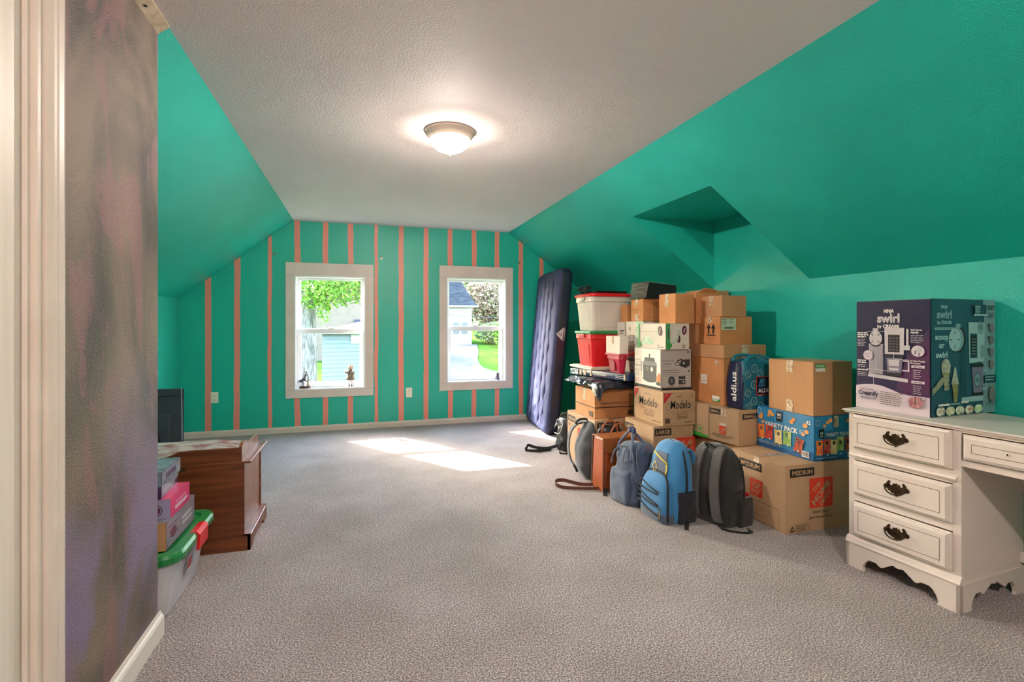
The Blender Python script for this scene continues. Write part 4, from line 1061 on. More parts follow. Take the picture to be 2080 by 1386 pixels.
def pedestal(y0, y1, side_name_parent):
    w = y1-y0
    b = MB(); b.box(0.0, y0, 0.10, 0.018, y1, 0.135, desk_m)
    # carcass: sides, back, bottom, face frame
    b.box(0.018, y0+0.004, 0.10, PD, y0+0.020, TOPZ-0.02, desk_m); b.box(0.018, y1-0.020, 0.10, PD, y1-0.004, TOPZ-0.02, desk_m)
    b.box(PD-0.012, y0+0.020, 0.10, PD, y1-0.020, TOPZ-0.02, desk_m); b.box(0.018, y0+0.020, 0.12, PD-0.012, y1-0.020, 0.135, desk_m)
    b.box(0, y0, 0.135, 0.018, y0+0.030, TOPZ-0.02, desk_m); b.box(0, y1-0.030, 0.135, 0.018, y1, TOPZ-0.02, desk_m)
    for z0, z1 in ((0.135, 0.160), (0.330, 0.362), (0.532, 0.588)): b.box(0, y0+0.030, z0, 0.018, y1-0.030, z1, desk_m)
    b.build('carcass', desk, bevel=0.001)
    b = MB(); b.prism([(-0.004, 0.545), (-0.014, 0.549), (-0.018, 0.556), (-0.014, 0.563), (-0.006, 0.567), (0.0, 0.570), (0, 0.545)], 'y', y0+0.012, y1-0.012, desk_m); b.build('bead_moulding', desk)
    # base: front apron, side aprons, moulding
    q = MB(); q.prism([(y0-0.004+p[0], p[1]) for p in scallop(w+0.008, 0.118, 0.085, 0.100)], 'x', -0.016, 0.004, desk_m); q.build('front_apron', desk, bevel=0.0015)
    for ya in (y0-0.004, y1-0.012):
        q = MB(); q.prism([(-0.016+p[0], p[1]) for p in scallop(PD+0.016, 0.118, 0.085, 0.100)], 'y', ya, ya+0.016, desk_m); q.build('side_apron', desk, bevel=0.0015)
    q = MB(); prof = [(0.0, 0.116), (0.018, 0.116), (0.021, 0.124), (0.016, 0.132), (0.012, 0.142), (0.004, 0.150), (0, 0.152)]
    q.prism([(-p[0], p[1]) for p in prof], 'y', y0-0.004, y1+0.004, desk_m); q.build('base_moulding', desk)
pedestal(0.0, PWd, desk)

def bail_pull(parent, y, z, x):
    root = empty('bail_pull', (x, y, z), parent=parent)
    half = [(0.0, 0.026), (0.006, 0.020), (0.012, 0.023), (0.016, 0.014), (0.024, 0.010), (0.029, 0.018), (0.024, 0.026), (0.030, 0.032), (0.038, 0.026), (0.043, 0.014), (0.052, 0.010), (0.055, 0.000), (0.047, -0.008),
            (0.038, -0.006), (0.034, -0.014), (0.026, -0.016), (0.018, -0.024), (0.010, -0.022), (0.006, -0.030), (0.0, -0.036)]
    pts = [(p[0], p[1]) for p in half] + [(-p[0], p[1]) for p in reversed(half[1:-1])]
    q = MB(); q.prism(pts, 'x', -0.0030, 0, brass)
    for s in (-1, 1):
        q.tube([(0, s*0.038, 0.006), (-0.016, s*0.038, 0.006)], [0.006, 0.004], brass); q.tube([(-0.014, s*0.038, 0.006), (-0.020, s*0.038, 0.006)], 0.0065, brass)
    q.build('pull_plate', root)
    q = MB(); q.tube(crom([(-0.015, -0.040, 0.006), (-0.019, -0.037, -0.008), (-0.022, -0.022, -0.020), (-0.023, 0, -0.024), (-0.022, 0.022, -0.020), (-0.019, 0.037, -0.008), (-0.015, 0.040, 0.006)], 5), 0.0032, brass); q.build('bail', root)
    return root
def drawer(y0, y1, z0, z1, proud, pull=True):
    root = empty('drawer', (0, 0, 0), parent=desk)
    q = MB()
    st = [(0.0, 0.0), (0.010, 0.0), (0.012, 0.003), (0.018, 0.004), (0.020, 0.009), (proud, 0.014)]
    v, f = [], []
    for d_, i_ in st: v += [(-d_, y0+i_, z0+i_), (-d_, y1-i_, z0+i_), (-d_, y1-i_, z1-i_), (-d_, y0+i_, z1-i_)]
    n = len(st)
    for i in range(n-1):
        for k in range(4): f.append((i*4+k, i*4+(k+1) % 4, (i+1)*4+(k+1) % 4, (i+1)*4+k))
    f += [(3, 2, 1, 0), tuple((n-1)*4+k for k in range(4))]
    q.add(v, f, desk_m); q.box(-0.001, y0+0.008, z0+0.008, 0.40, y1-0.008, z1-0.02, desk_m)
    q.build('drawer_front', root)
    # pinstripe groove, drawn as a thin dark line
    P = Print(); m_ = 0.034; P.frame(m_, m_, (y1-y0)-m_, (z1-z0)-m_, 0.0022, groove_m); P.build(root, (-proud, y1, z0), (0, -1, 0), (0, 0, 1), 'pinstripe')
    if pull:
        bp_ = bail_pull(desk, (y0+y1)/2-0.002, (z0+z1)/2+0.004, -proud)
        bp_.parent = root
        # keep the tree at three levels: the pull is one mesh under its drawer
        kids = [c for c in bp_.children]
        bm = bmesh.new()
        for c in kids:
            t_ = bmesh.new(); t_.from_mesh(c.data); t_.transform(Matrix.Translation(bp_.location)); me_ = bpy.data.meshes.new('t'); t_.to_mesh(me_); t_.free(); bm.from_mesh(me_); bpy.data.meshes.remove(me_)
        me = bpy.data.meshes.new('bail_pull'); bm.to_mesh(me); bm.free(); me.materials.append(brass)
        for p in me.polygons: p.use_smooth = False
        for c in kids: bpy.data.objects.remove(c)
        bpy.data.objects.remove(bp_)
        o = bpy.data.objects.new('bail_pull', me); COL.objects.link(o); o.parent = root
    return root
drawer(0.030, 0.440, 0.592, 0.756, 0.034)
drawer(0.030, 0.440, 0.366, 0.528, 0.028)
drawer(0.030, 0.440, 0.164, 0.326, 0.028)
cd = drawer(-0.64, -0.012, 0.645, 0.748, 0.024, pull=False)
q = MB(); q.lathe([(0.006, 0), (0.009, 0.001), (0.006, 0.0015)], 0, 0, desk_m, n=16); k_ = q.build('pull_mount_hole', cd); k_.location = (-0.0245, -0.16, 0.70); k_.rotation_euler = (0, R(-90), 0)
q = MB(); q.lathe([(0.003, 0.001), (0.0035, 0.002)], 0, 0, dark_m, n=12); k_ = q.build('screw_hole', cd); k_.location = (-0.0245, -0.16, 0.70); k_.rotation_euler = (0, R(-90), 0)
q = MB(); q.box(0, -0.66, 0.612, 0.018, 0, 0.640, desk_m); q.box(0.0, -0.66, 0.752, 0.018, 0, TOPZ-0.02, desk_m); q.build('front_rail', desk, bevel=0.001)
q = MB(); q.prism([(-0.0+p[0], p[1]) for p in scallop(PD, 0.118, 0.085, 0.10)], 'y', -0.70, -0.682, desk_m); q.box(0, -0.70, 0.118, PD, -0.682, TOPZ-0.02, desk_m); q.build('end_panel', desk)
q = MB(); q.box(PD-0.030, -0.682, 0.135, PD-0.012, 0.004, 0.180, desk_m); q.build('stretcher', desk, bevel=0.001)
q = MB(); q.box(PD-0.012, -0.70, 0.45, PD, 0.004, TOPZ-0.02, desk_m); q.build('back_panel', desk)

# ice cream machine box on the desk
ind = mat('indigo_board', '#2b2340', rough=0.3, color2='#352a4a', nscale=3)
teal_lit = mat('teal_lit_board', '#1f4453', rough=0.35, color2='#244b5c', nscale=3)  # indigo board with the teal walls' bounce light mixed into its colour
W, L, H = 0.470, 0.338, 0.539
root, face = carton('appliance_box', 'tall indigo ice cream maker box standing on the desk', 'box', 2.463, 1.632, 0.7803, W, L, H, r=3.2, m=ind, wear=0.002)
lav = mat('lavender_print', '#c9bcc6', rough=0.35); silver = mat('silver_print', '#b9b2b8', rough=0.4); dsil = mat('dark_silver_print', '#7c7684', rough=0.4); gl = mat('glassware_print', '#6f6a82', rough=0.35)  # dsil is the darker silver ink of the printed ribs and keys
purple = mat('purple_print', '#57264f', rough=0.35, color2='#3c2a4c', nscale=9)
def creamer(P, ox, oy, s, round_w=1.0, glassw=1.0):
    """soft serve machine, drawn in about 0.20 x 0.26 m"""
    X = lambda a: ox+a*s
    Y = lambda a: oy+a*s
    P.poly([(X(0.0), Y(0.0)), (X(0.185), Y(-0.012)), (X(0.185), Y(0.004)), (X(0.0), Y(0.018))], silver)
    P.rect(X(0.004), Y(0.018), X(0.072), Y(0.165), silver)
    for k in range(11): P.rect(X(0.008+k*0.006), Y(0.02), X(0.0105+k*0.006), Y(0.16), dsil)
    P.disc(X(0.038), Y(0.190), 0.034*s, 0.040*s, ink); P.disc(X(0.037), Y(0.193), 0.031*s, 0.036*s, silver); P.rect(X(0.024), Y(0.228), X(0.050), Y(0.242), silver)
    for a in (45, 135, 225, 315):
        ca, sa = math.cos(R(a)), math.sin(R(a)); P.line(X(0.037+0.016*ca), Y(0.193+0.018*sa), X(0.037+0.027*ca), Y(0.193+0.030*sa), 0.0035*s, ink)
    P.poly([(X(0.082), Y(0.118)), (X(0.168), Y(0.118)), (X(0.170), Y(0.245)), (X(0.080), Y(0.245))], silver); P.rect(X(0.097), Y(0.128), X(0.150), Y(0.212), ink)
    for i in range(3):
        for k in range(5): P.rect(X(0.104+i*0.015), Y(0.138+k*0.014), X(0.112+i*0.015), Y(0.141+k*0.014), dsil)
    P.rect(X(0.168), Y(0.140), X(0.196), Y(0.162), silver); P.rect(X(0.180), Y(0.158), X(0.190), Y(0.240), silver)
    P.rect(X(0.088), Y(0.100), X(0.166), Y(0.112), ink)
    P.poly([(X(0.090), Y(0.100)), (X(0.165), Y(0.100)), (X(0.158), Y(0.030)), (X(0.096), Y(0.030))], gl); P.poly([(X(0.100), Y(0.092)), (X(0.150), Y(0.092)), (X(0.146), Y(0.040)), (X(0.104), Y(0.040))], silver); P.rect(X(0.104), Y(0.052), X(0.148), Y(0.062), dsil)
    P.rect(X(0.166), Y(0.086), X(0.194), Y(0.092), lav); P.rect(X(0.188), Y(0.045), X(0.194), Y(0.092), lav); P.rect(X(0.162), Y(0.040), X(0.194), Y(0.046), lav)
    P.rect(X(0.095), Y(0.016), X(0.160), Y(0.030), ink)
P = Print()
P.poly([(L*0.55, H*0.15), (L-0.001, H*0.15), (L-0.001, H*0.75), (L*0.75, H*0.55), (L*0.62, H*0.35)], purple)
wave = [(0, 0)]+[(L, 0)]+[(L, 0.073)]+[(L*(1-k/14), 0.100-0.028*math.cos(PI*(1-k/14)*1.0+PI)+0.012*math.sin((1-k/14)*5)) for k in range(0, 15)]
P.poly([(0, 0), (L, 0), (L, 0.088), (L*0.8, 0.086), (L*0.62, 0.094), (L*0.5, 0.108), (L*0.38, 0.120), (L*0.25, 0.124), (L*0.12, 0.120), (0, 0.110)], lav)
P.text('NINJA', 0.137, 0.478, 0.017, white_ink, w=0.047, bold=0.03); P.text('swirl', 0.105, 0.432, 0.040, silver, w=0.105, bold=0.045); P.text('by CREAMi', 0.107, 0.405, 0.015, white_ink, w=0.100, bold=0.03)
creamer(P, 0.062, 0.160, 1.0)
for (x, y, n_) in ((0.012, 0.376, 3), (0.012, 0.237, 2), (0.012, 0.190, 1)): P.lines(x, y, 0.055, n_, 0.010, white_ink, 0.0055, seed=n_)
for (x, y, n_) in ((0.012, 0.345, 5), (0.012, 0.215, 2), (0.012, 0.178, 3)): P.lines(x, y, 0.045, n_, 0.008, lav, 0.0028, seed=n_+5)
P.text('Soft Serve', 0.262, 0.392, 0.008, white_ink, w=0.048, bold=0.03); P.text('Handle', 0.262, 0.380, 0.008, white_ink, w=0.034, bold=0.03); P.lines(0.262, 0.369, 0.055, 5, 0.008, lav, 0.0028)
P.disc(0.293, 0.298, 0.028, 0.026, lav); P.rect(0.287, 0.290, 0.308, 0.312, silver); P.rect(0.280, 0.282, 0.284, 0.300, ink); P.rect(0.296, 0.276, 0.302, 0.290, dsil)
P.text('13 One-Touch', 0.262, 0.248, 0.007, white_ink, w=0.060, bold=0.03); P.text('Programs', 0.262, 0.238, 0.007, white_ink, w=0.042, bold=0.03)
for y in (0.220, 0.148, 0.078): P.rect(0.266, y, 0.322, y+0.012, lav); P.lines(0.274, y+0.004, 0.04, 1, 0.01, ink, 0.003)
P.lines(0.274, 0.208, 0.035, 5, 0.009, lav, 0.0026); P.lines(0.274, 0.136, 0.035, 5, 0.009, lav, 0.0026, seed=4)
P.disc(0.066, 0.268, 0.023, 0.024, lav); P.text('Easy to', 0.066, 0.272, 0.006, ink2, w=0.034, anchor='c'); P.text('clean', 0.066, 0.260, 0.006, ink2, w=0.026, anchor='c')
for a in ((0.062, 0.386, 0.155, 0.386), (0.155, 0.386, 0.155, 0.372), (0.098, 0.386, 0.098, 0.372), (0.248, 0.386, 0.256, 0.386), (0.248, 0.386, 0.248, 0.360), (0.06, 0.200, 0.165, 0.196), (0.06, 0.166, 0.095, 0.166), (0.095, 0.166, 0.095, 0.125), (0.19, 0.288, 0.19, 0.255), (0.19, 0.255, 0.258, 0.255)): P.line(*a, 0.0014, white_ink)
P.text('Soft Serve', 0.030, 0.093, 0.011, plum, w=0.064); P.text('Creamify', 0.020, 0.068, 0.021, ind, w=0.098, bold=0.04); P.text('TECHNOLOGY', 0.028, 0.048, 0.011, ind, w=0.084, bold=0.02)
P.lines(0.128, 0.090, 0.110, 7, 0.0095, ink2, 0.0030); P.disc(0.285, 0.062, 0.031, 0.028, mat('pink_print', '#b98a90', rough=0.45, color2='#8d4c58', nscale=45)); P.rect(0.282, 0.050, 0.288, 0.088, ink2)
face('L', P)
P = Print(); P.rect(0, 0, W, H, teal_lit)  # greenish bounce and shade are painted into this side's board and inks
tt = mat('teal_lit_white_print', '#8fb3b4', rough=0.4); tt2 = mat('teal_lit_silver_print', '#6f9296', rough=0.4)  # white and silver inks, tinted as if lit by the teal wall
P.poly([(W*0.80, H), (W, H), (W, 0), (W*0.80, 0), (W*0.80, 0.12), (W*0.77, 0.22), (W*0.83, 0.40)], tt2)
P.text('NINJA', 0.068, 0.495, 0.014, tt, w=0.048, bold=0.03); P.text('swirl', 0.038, 0.450, 0.036, tt2, w=0.108, bold=0.045); P.text('by CREAMi', 0.042, 0.424, 0.014, tt, w=0.100, bold=0.03)
P.rect(0.026, 0.396, 0.164, 0.407, tt); P.lines(0.032, 0.399, 0.12, 1, 0.01, teal_lit, 0.004)
for t_, y, w_ in (('scoop', 0.352, 0.092), ('or', 0.314, 0.040), ('swirl', 0.270, 0.082)): P.text(t_, 0.072, y, 0.026, tt, w=w_, anchor='c', bold=0.04)
# large machine, seen three quarters on
P.poly([(0.215, 0.060), (0.375, 0.060), (0.375, 0.085), (0.215, 0.080)], tt); P.rect(0.205, 0.090, 0.245, 0.300, mat('teal_lit_dark_print', '#1c3a48', rough=0.4))
P.disc(0.190, 0.352, 0.055, 0.062, ink); P.disc(0.178, 0.352, 0.052, 0.056, tt2); P.disc(0.164, 0.350, 0.044, 0.052, tt); P.rect(0.170, 0.405, 0.205, 0.425, tt2)
for a in (0, 90, 180, 270): P.line(0.164+0.020*math.cos(R(a)), 0.350+0.024*math.sin(R(a)), 0.164+0.036*math.cos(R(a)), 0.350+0.042*math.sin(R(a)), 0.004, ink)
P.poly([(0.268, 0.240), (0.380, 0.245), (0.385, 0.430), (0.262, 0.432)], tt); P.rect(0.275, 0.262, 0.328, 0.378, teal_lit); P.rect(0.280, 0.270, 0.322, 0.370, ink)
for k in range(6): P.rect(0.286, 0.280+k*0.014, 0.316, 0.284+k*0.014, tt2)
P.rect(0.352, 0.265, 0.385, 0.325, tt2); P.disc(0.352, 0.405, 0.024, 0.030, tt2); P.text('13', 0.352, 0.400, 0.018, ind, w=0.024, anchor='c', bold=0.03)
P.rect(0.285, 0.218, 0.372, 0.236, ink); P.poly([(0.285, 0.220), (0.370, 0.220), (0.360, 0.100), (0.298, 0.100)], gl); P.disc(0.325, 0.160, 0.024, 0.036, ink); P.disc(0.325, 0.160, 0.021, 0.032, tt2); P.lines(0.312, 0.162, 0.028, 2, 0.010, ink, 0.005)
P.rect(0.370, 0.198, 0.396, 0.206, tt); P.rect(0.389, 0.118, 0.396, 0.206, tt); P.rect(0.362, 0.112, 0.396, 0.120, tt); P.rect(0.29, 0.085, 0.37, 0.100, ink)
# cone held in a hand, and a soft serve cone
P.disc(0.095, 0.228, 0.032, 0.036, mat('ice_cream_print', '#b2b9a8', rough=0.5, color2='#8a8d7c', nscale=60)); P.disc(0.095, 0.208, 0.030, 0.022, MATS['ice_cream_print']); P.poly([(0.070, 0.200), (0.120, 0.200), (0.098, 0.130), (0.088, 0.130)], mat('waffle_print', '#8d8a55', rough=0.5, color2='#6f6a3c', nscale=70))
skin_p = mat('hand_print', '#94947a', rough=0.5, color2='#7c8068', nscale=20)
P.poly([(0, 0.100), (0.040, 0.125), (0.075, 0.150), (0.085, 0.175), (0.065, 0.180), (0.045, 0.165), (0.020, 0.140), (0, 0.130)], skin_p)
for k in range(4): P.disc(0.098, 0.182-k*0.018, 0.020, 0.010, skin_p)
for k in range(6): P.disc(0.158, 0.150+k*0.013, 0.027-k*0.004, 0.011, MATS['ice_cream_print'])
P.poly([(0.135, 0.145), (0.182, 0.145), (0.170, 0.062), (0.150, 0.062)], MATS['waffle_print'])
P.text('customize', 0.038, 0.050, 0.012, white_ink, w=0.082, bold=0.04); P.lines(0.125, 0.052, 0.07, 1, 0.01, tt, 0.006); P.text('control', 0.200, 0.056, 0.012, white_ink, w=0.055, bold=0.04); P.lines(0.262, 0.060, 0.10, 1, 0.01, tt, 0.006)
for k, c in enumerate(('#a98f86', '#b7b27e', '#6f7f52', '#a56a52', '#7fb356')):
    m_ = mat('flavour_print_%s' % ('peach', 'lemon', 'mint', 'berry', 'lime')[k], c, rough=0.45, color2='#dfe5cf', nscale=50)
    P.disc(0.045+k*0.068, 0.024, 0.021, 0.020, m_); P.disc(0.067+k*0.068, 0.026, 0.017, 0.017, m_); P.ring(0.054+k*0.068, 0.024, 0.032, 0.022, 0.0015, tt)
P.rect(0.295, 0.470, 0.385, 0.515, mat('badge_print', '#163440', rough=0.4)); P.lines(0.302, 0.505, 0.04, 5, 0.008, tt, 0.004); P.rect(0.29, 0.462, 0.40, 0.470, tt); P.rect(0.37, 0.145, 0.458, 0.180, MATS['badge_print']); P.lines(0.376, 0.168, 0.07, 2, 0.013, tt, 0.005)
P.lines(0.395, 0.505, 0.06, 2, 0.012, ink, 0.006); P.lines(0.395, 0.475, 0.06, 4, 0.007, ind, 0.003)
for k in range(4): P.disc(0.425, 0.405-k*0.058, 0.016, 0.020, mat('treat_print', '#55757a', rough=0.4, color2='#8d6a5e', nscale=60)); P.disc(0.404, 0.420-k*0.058, 0.005, 0.006, ink)
P.disc(0.428, 0.090, 0.025, 0.040, MATS['treat_print'])
for k in range(12): P.disc(0.385+0.007*k, 0.040+0.01*((k*7) % 3), 0.003, 0.004, ink, 8)
face('F', P)

# ---------------------------------------------------------------- air bed
flock = mat('navy_flocking', '#474b6a', rough=0.85, color2='#3d4160', nscale=9, spec=0.15, bump=0.2, bscale=80, bdist=0.002)
vinyl = mat('navy_vinyl', '#1b1f33', rough=0.32, bump=0.1, bscale=5, bdist=0.01)
bed = empty('air_mattress', (2.020, 5.55, 0.0), 0, label='navy inflated twin air mattress standing on end against the sloped wall', cat='air mattress')
bed.rotation_euler = Matrix.Rotation(R(-5.5), 4, 'Z').to_3x3().to_euler()
BW, BH, BT = 0.99, 1.83, 0.20
lean = math.tan(R(5.2))
def bed_pt(c, a):
    """c = 0..1 up, a = angle round the section"""
    z = BH*c
    e = 0.13
    endf = 1.0
    if z < e: endf = math.sqrt(max(0, 1-((e-z)/e)**2))
    if z > BH-e: endf = math.sqrt(max(0, 1-((z-(BH-e))/e)**2))
    return z, endf
v, f, mi = [], [], []
nu, nv = 200, 170
def section(a):
    # rounded rectangle, front (-x) half is the flocked face
    ca, sa = math.cos(a), math.sin(a); p = 5.0
    return math.copysign(abs(ca)**(2/p), ca)*BT/2, math.copysign(abs(sa)**(2/p), sa)*BW/2
angs = []
# even spacing round the perimeter
dense = [section(2*PI*k/4000) for k in range(4001)]
cum = [0]
for k in range(4000): cum.append(cum[-1]+math.hypot(dense[k+1][0]-dense[k][0], dense[k+1][1]-dense[k][1]))
j = 0
for k in range(nu):
    t = cum[-1]*k/nu
    while cum[j+1] < t: j += 1
    angs.append(dense[j])
for i in range(nv+1):
    c = i/nv
    th_ = PI*c
    z = BH*(0.5-0.5*math.cos(th_)) if False else BH*c
    ex = 0.16*BH/ BH
    if z < 0.10: k_ = math.sqrt(max(0.0, 1-((0.10-z)/0.10)**2)); 
    elif z > BH-0.10: k_ = math.sqrt(max(0.0, 1-((z-BH+0.10)/0.10)**2))
    else: k_ = 1
    for (sx, sy) in angs:
        x = sx*(0.25+0.75*k_) if k_ > 0 else sx*0.25
        y = sy-math.copysign(min(abs(sy), 0.10)*(1-k_), sy)*1.0
        zz = z
        if sx < -BT*0.30 and abs(sy) < BW/2-0.03:
            # chambers: wavy vertical channels with dimples
            yy = (sy+BW/2)/BW
            edge = min(1, (BW/2-0.03-abs(sy))/0.04)*min(1, max(0, (min(z, BH-z)-0.06))/0.05)
            d = 0
            for q_ in range(1, 6):
                yc = q_/6+0.014*math.sin(z*2*PI/0.235+(q_ % 2)*PI)
                d -= 0.022*math.exp(-((yy-yc)*BW/0.020)**2)
                ph = (z/0.235+(q_ % 2)*0.5) % 1.0
                d -= 0.030*math.exp(-((yy-q_/6)*BW/0.030)**2-((ph-0.5)*0.235/0.028)**2)
            wr = max(0, 0.55-z)*0.035*noise.noise(Vector((sy*16, z*9, 1)))
            x += -(d+wr)*edge
        v.append((x+0.0, y, zz))
for i in range(nv):
    for k in range(nu):
        f.append((i*nu+k, i*nu+(k+1) % nu, (i+1)*nu+(k+1) % nu, (i+1)*nu+k))
f += [tuple(range(nu))[::-1], tuple(nv*nu+k for k in range(nu))]
front = [g for g in f if len(g) == 4 and sum(v[q_][0] for q_ in g)/4 < -BT*0.20]
fs = set(front)
back = [g for g in f if g not in fs]
sh = lambda p: (p[0]+p[2]*lean-0.0, p[1], p[2])
def sub(faces):
    ids = sorted({q_ for g in faces for q_ in g}); mp_ = {o: n for n, o in enumerate(ids)}
    return [sh(v[o]) for o in ids], [tuple(mp_[q_] for q_ in g) for g in faces]
q = MB(); a_, b_ = sub(front); q.add(a_, b_, flock, True); q.build('tufted_top', bed)
q = MB(); a_, b_ = sub(back); q.add(a_, b_, vinyl, True); q.build('vinyl_shell', bed)
seam = []
q = MB()
pts = [sh((-BT*0.26-0.001, -BW/2-0.001+0.004, z)) for z in [0.10+i*0.05 for i in range(34)]]
q.tube(pts, 0.004, flock, n=6); q.build('welded_seam', bed)
P = Print(); lw = mat('pale_logo_print', '#c3b7ba', rough=0.5)
P.poly([(0.0, 0.0), (0.075, -0.075), (0.082, 0.075)], lw); P.line(0.022, 0.012, 0.040, -0.004, 0.006, vinyl); P.line(0.040, -0.004, 0.058, -0.016, 0.006, vinyl); P.line(0.058, -0.016, 0.066, 0.02, 0.006, vinyl); [P.line(0.092, -0.07+k_*0.02, 0.092, -0.058+k_*0.02, 0.010, lw) for k_ in range(7)]
lo = P.build(bed, (-0.060+1.10*lean, -BW/2-0.003, 1.10), (1, 0, lean*0), (lean, 0, 1))

# ---------------------------------------------------------------- bags on the floor
def fabric(n, c, c2, **k): return mat(n, c, rough=0.75, color2=c2, nscale=12, bump=0.35, bscale=140, bdist=0.002, sheen=0.3, **k)
bk_blue = fabric('blue_nylon', '#2f7cb2', '#2a71a5'); slate = fabric('slate_nylon', '#4c5a72', '#46536a'); bk_black = fabric('black_canvas', '#201e1e', '#1a1818')
bk_grey = fabric('charcoal_canvas', '#55504e', '#4c4846'); denim = fabric('washed_navy_canvas', '#3c4862', '#4a5873'); mesh_m = fabric('black_mesh', '#141624', '#0e101a'); yel = mat('yellow_piping', '#d9c25a', rough=0.6)
webb = mat('black_webbing', '#17171a', rough=0.7, bump=0.3, bscale=200, bdist=0.001); dgrey = fabric('dark_grey_nylon', '#3d4046', '#46494f')

# blue backpack: front pocket with cords faces -x, mesh pocket on the -y side
bp1 = empty('backpack', (1.868, 2.745, 0), R(4), label='bright blue backpack with yellow zippers and black bungee cords, on the carpet', cat='backpack')
q = soft([(0.0, -0.01, 0, 0.075, 0.115, 3), (0.006, -0.01, 0, 0.092, 0.136, 4), (0.08, -0.01, 0, 0.096, 0.142, 4), (0.24, -0.008, 0, 0.092, 0.140, 3.6), (0.36, 0.0, 0, 0.080, 0.130, 3), (0.43, 0.012, 0, 0.070, 0.105, 2.6), (0.465, 0.02, 0, 0.040, 0.065, 2.2), (0.472, 0.022, 0, 0.006, 0.010, 2)], bk_blue, wob=0.006)
q.build('main_body', bp1)
q = soft([(0.0, -0.085, 0, 0.045, 0.108, 3), (0.006, -0.090, 0, 0.058, 0.125, 4), (0.10, -0.094, 0, 0.062, 0.130, 4), (0.20, -0.090, 0.0, 0.058, 0.128, 3.5), (0.265, -0.078, 0.0, 0.044, 0.105, 3), (0.285, -0.062, 0.0, 0.024, 0.06, 2.4), (0.288, -0.06, 0, 0.003, 0.01, 2)], bk_blue, wob=0.004); fp = q.build('front_pocket', bp1)
q = soft([(-0.0, -0.085, 0, 0.052, 0.115, 3), (0.006, -0.090, 0, 0.0615, 0.130, 4), (0.055, -0.093, 0, 0.0635, 0.1325, 4), (0.058, -0.090, 0, 0.050, 0.120, 4)], slate, wob=0.002); q.build('pocket_base_panel', bp1)
q = MB()
zs = [0.255, 0.205, 0.205, 0.150, 0.110, 0.065]
cp = [(-0.158, 0.100, 0.235), (-0.158, -0.085, 0.185), (-0.160, 0.118, 0.188), (-0.162, -0.085, 0.175), (-0.160, 0.118, 0.160), (-0.162, -0.085, 0.110), (-0.160, 0.118, 0.122), (-0.162, -0.085, 0.100), (-0.160, 0.118, 0.095), (-0.162, -0.08, 0.045)]
for i in range(0, len(cp), 2):
    q.tube([Vector(cp[i]).lerp(Vector(cp[i+1]), t/6)+Vector((-0.003*math.sin(PI*t/6), 0, -0.006*math.sin(PI*t/6))) for t in range(7)], 0.0042, webb, n=6)
q.build('bungee_cord', bp1)
q = MB(); q.tube(crom([(-0.125, -0.132, 0.02), (-0.128, -0.134, 0.12), (-0.124, -0.130, 0.20), (-0.112, -0.105, 0.262), (-0.100, -0.05, 0.288), (-0.095, 0.05, 0.290), (-0.098, 0.105, 0.262)], 6), 0.0065, webb); q.build('pocket_zipper', bp1)
q = MB(); q.tube(crom([(0.0, -0.150, 0.19), (0.0, -0.148, 0.30), (0.0, -0.128, 0.385), (0.008, -0.085, 0.440), (0.012, 0, 0.468), (0.010, 0.08, 0.445), (0.0, 0.13, 0.385)], 6), 0.006, webb); q.build('main_zipper', bp1)
def on_front(y, z, off=0.008):      # a little proud of the front of the body
    kn = [(0.08, -0.01, 0.096, 0.142, 4), (0.24, -0.008, 0.092, 0.140, 3.6), (0.36, 0.0, 0.080, 0.130, 3), (0.43, 0.012, 0.070, 0.105, 2.6), (0.465, 0.02, 0.040, 0.065, 2.2)]
    z = max(0.08, min(z, 0.4649))
    for a_, b_ in zip(kn, kn[1:]):
        if z <= b_[0]:
            t = (z-a_[0])/(b_[0]-a_[0]); _, cx_, hx_, hy_, p_ = [m+(n-m)*t for m, n in zip(a_, b_)]
            return cx_-hx_*max(0.02, 1-min(1, abs(y)/hy_)**p_)**(1/p_)-off
v, f = [], []
for i in range(13):
    for k in range(13):
        a_, c_ = i/12, k/12
        z = 0.245+0.165*c_-0.02*(1-a_)*(1-c_); y = -0.080+0.02*c_*c_+(0.150-0.055*c_)*a_
        v.append((on_front(y, z), y, z))
for i in range(12):
    for k in range(12): o = i*13+k; f.append((o, o+1, o+14, o+13))
q = MB(); q.add(v, f, slate, True); o = q.build('upper_panel', bp1); md = o.modifiers.new('thick', 'SOLIDIFY'); md.thickness = 0.006
def fl(pts): return [(on_front(y, z, 0.013), y, z) for y, z in pts]
q = MB(); q.tube(fl([(0.065, 0.398), (0.02, 0.385), (-0.03, 0.368), (-0.078, 0.350)]), 0.0055, yel, n=6); q.build('yellow_zip', bp1)
q = MB(); q.tube(fl([(-0.076, 0.345), (-0.080, 0.315), (-0.078, 0.285)]), 0.005, yel, n=6); q.build('yellow_zip', bp1)
q = MB(); c4 = [(0.030, 0.345), (0.052, 0.315), (0.025, 0.282), (0.004, 0.310)]
q.tube(fl(c4+[c4[0]]), 0.0022, yel, n=6); q.build('diamond_patch', bp1)
for y0 in (0.045, 0.005):
    q = MB(); q.tube([(-0.030, y0, 0.448), (-0.026, y0-0.05, 0.446)], 0.004, yel, n=6); q.build('yellow_pull', bp1)
q = soft([(0.0, 0.012, -0.126, 0.056, 0.018, 3), (0.008, 0.012, -0.130, 0.066, 0.022, 4), (0.09, 0.012, -0.134, 0.068, 0.024, 4), (0.175, 0.012, -0.132, 0.068, 0.020, 4), (0.19, 0.012, -0.129, 0.066, 0.015, 4)], mesh_m, wob=0.006, wscale=14); q.build('mesh_pocket', bp1)
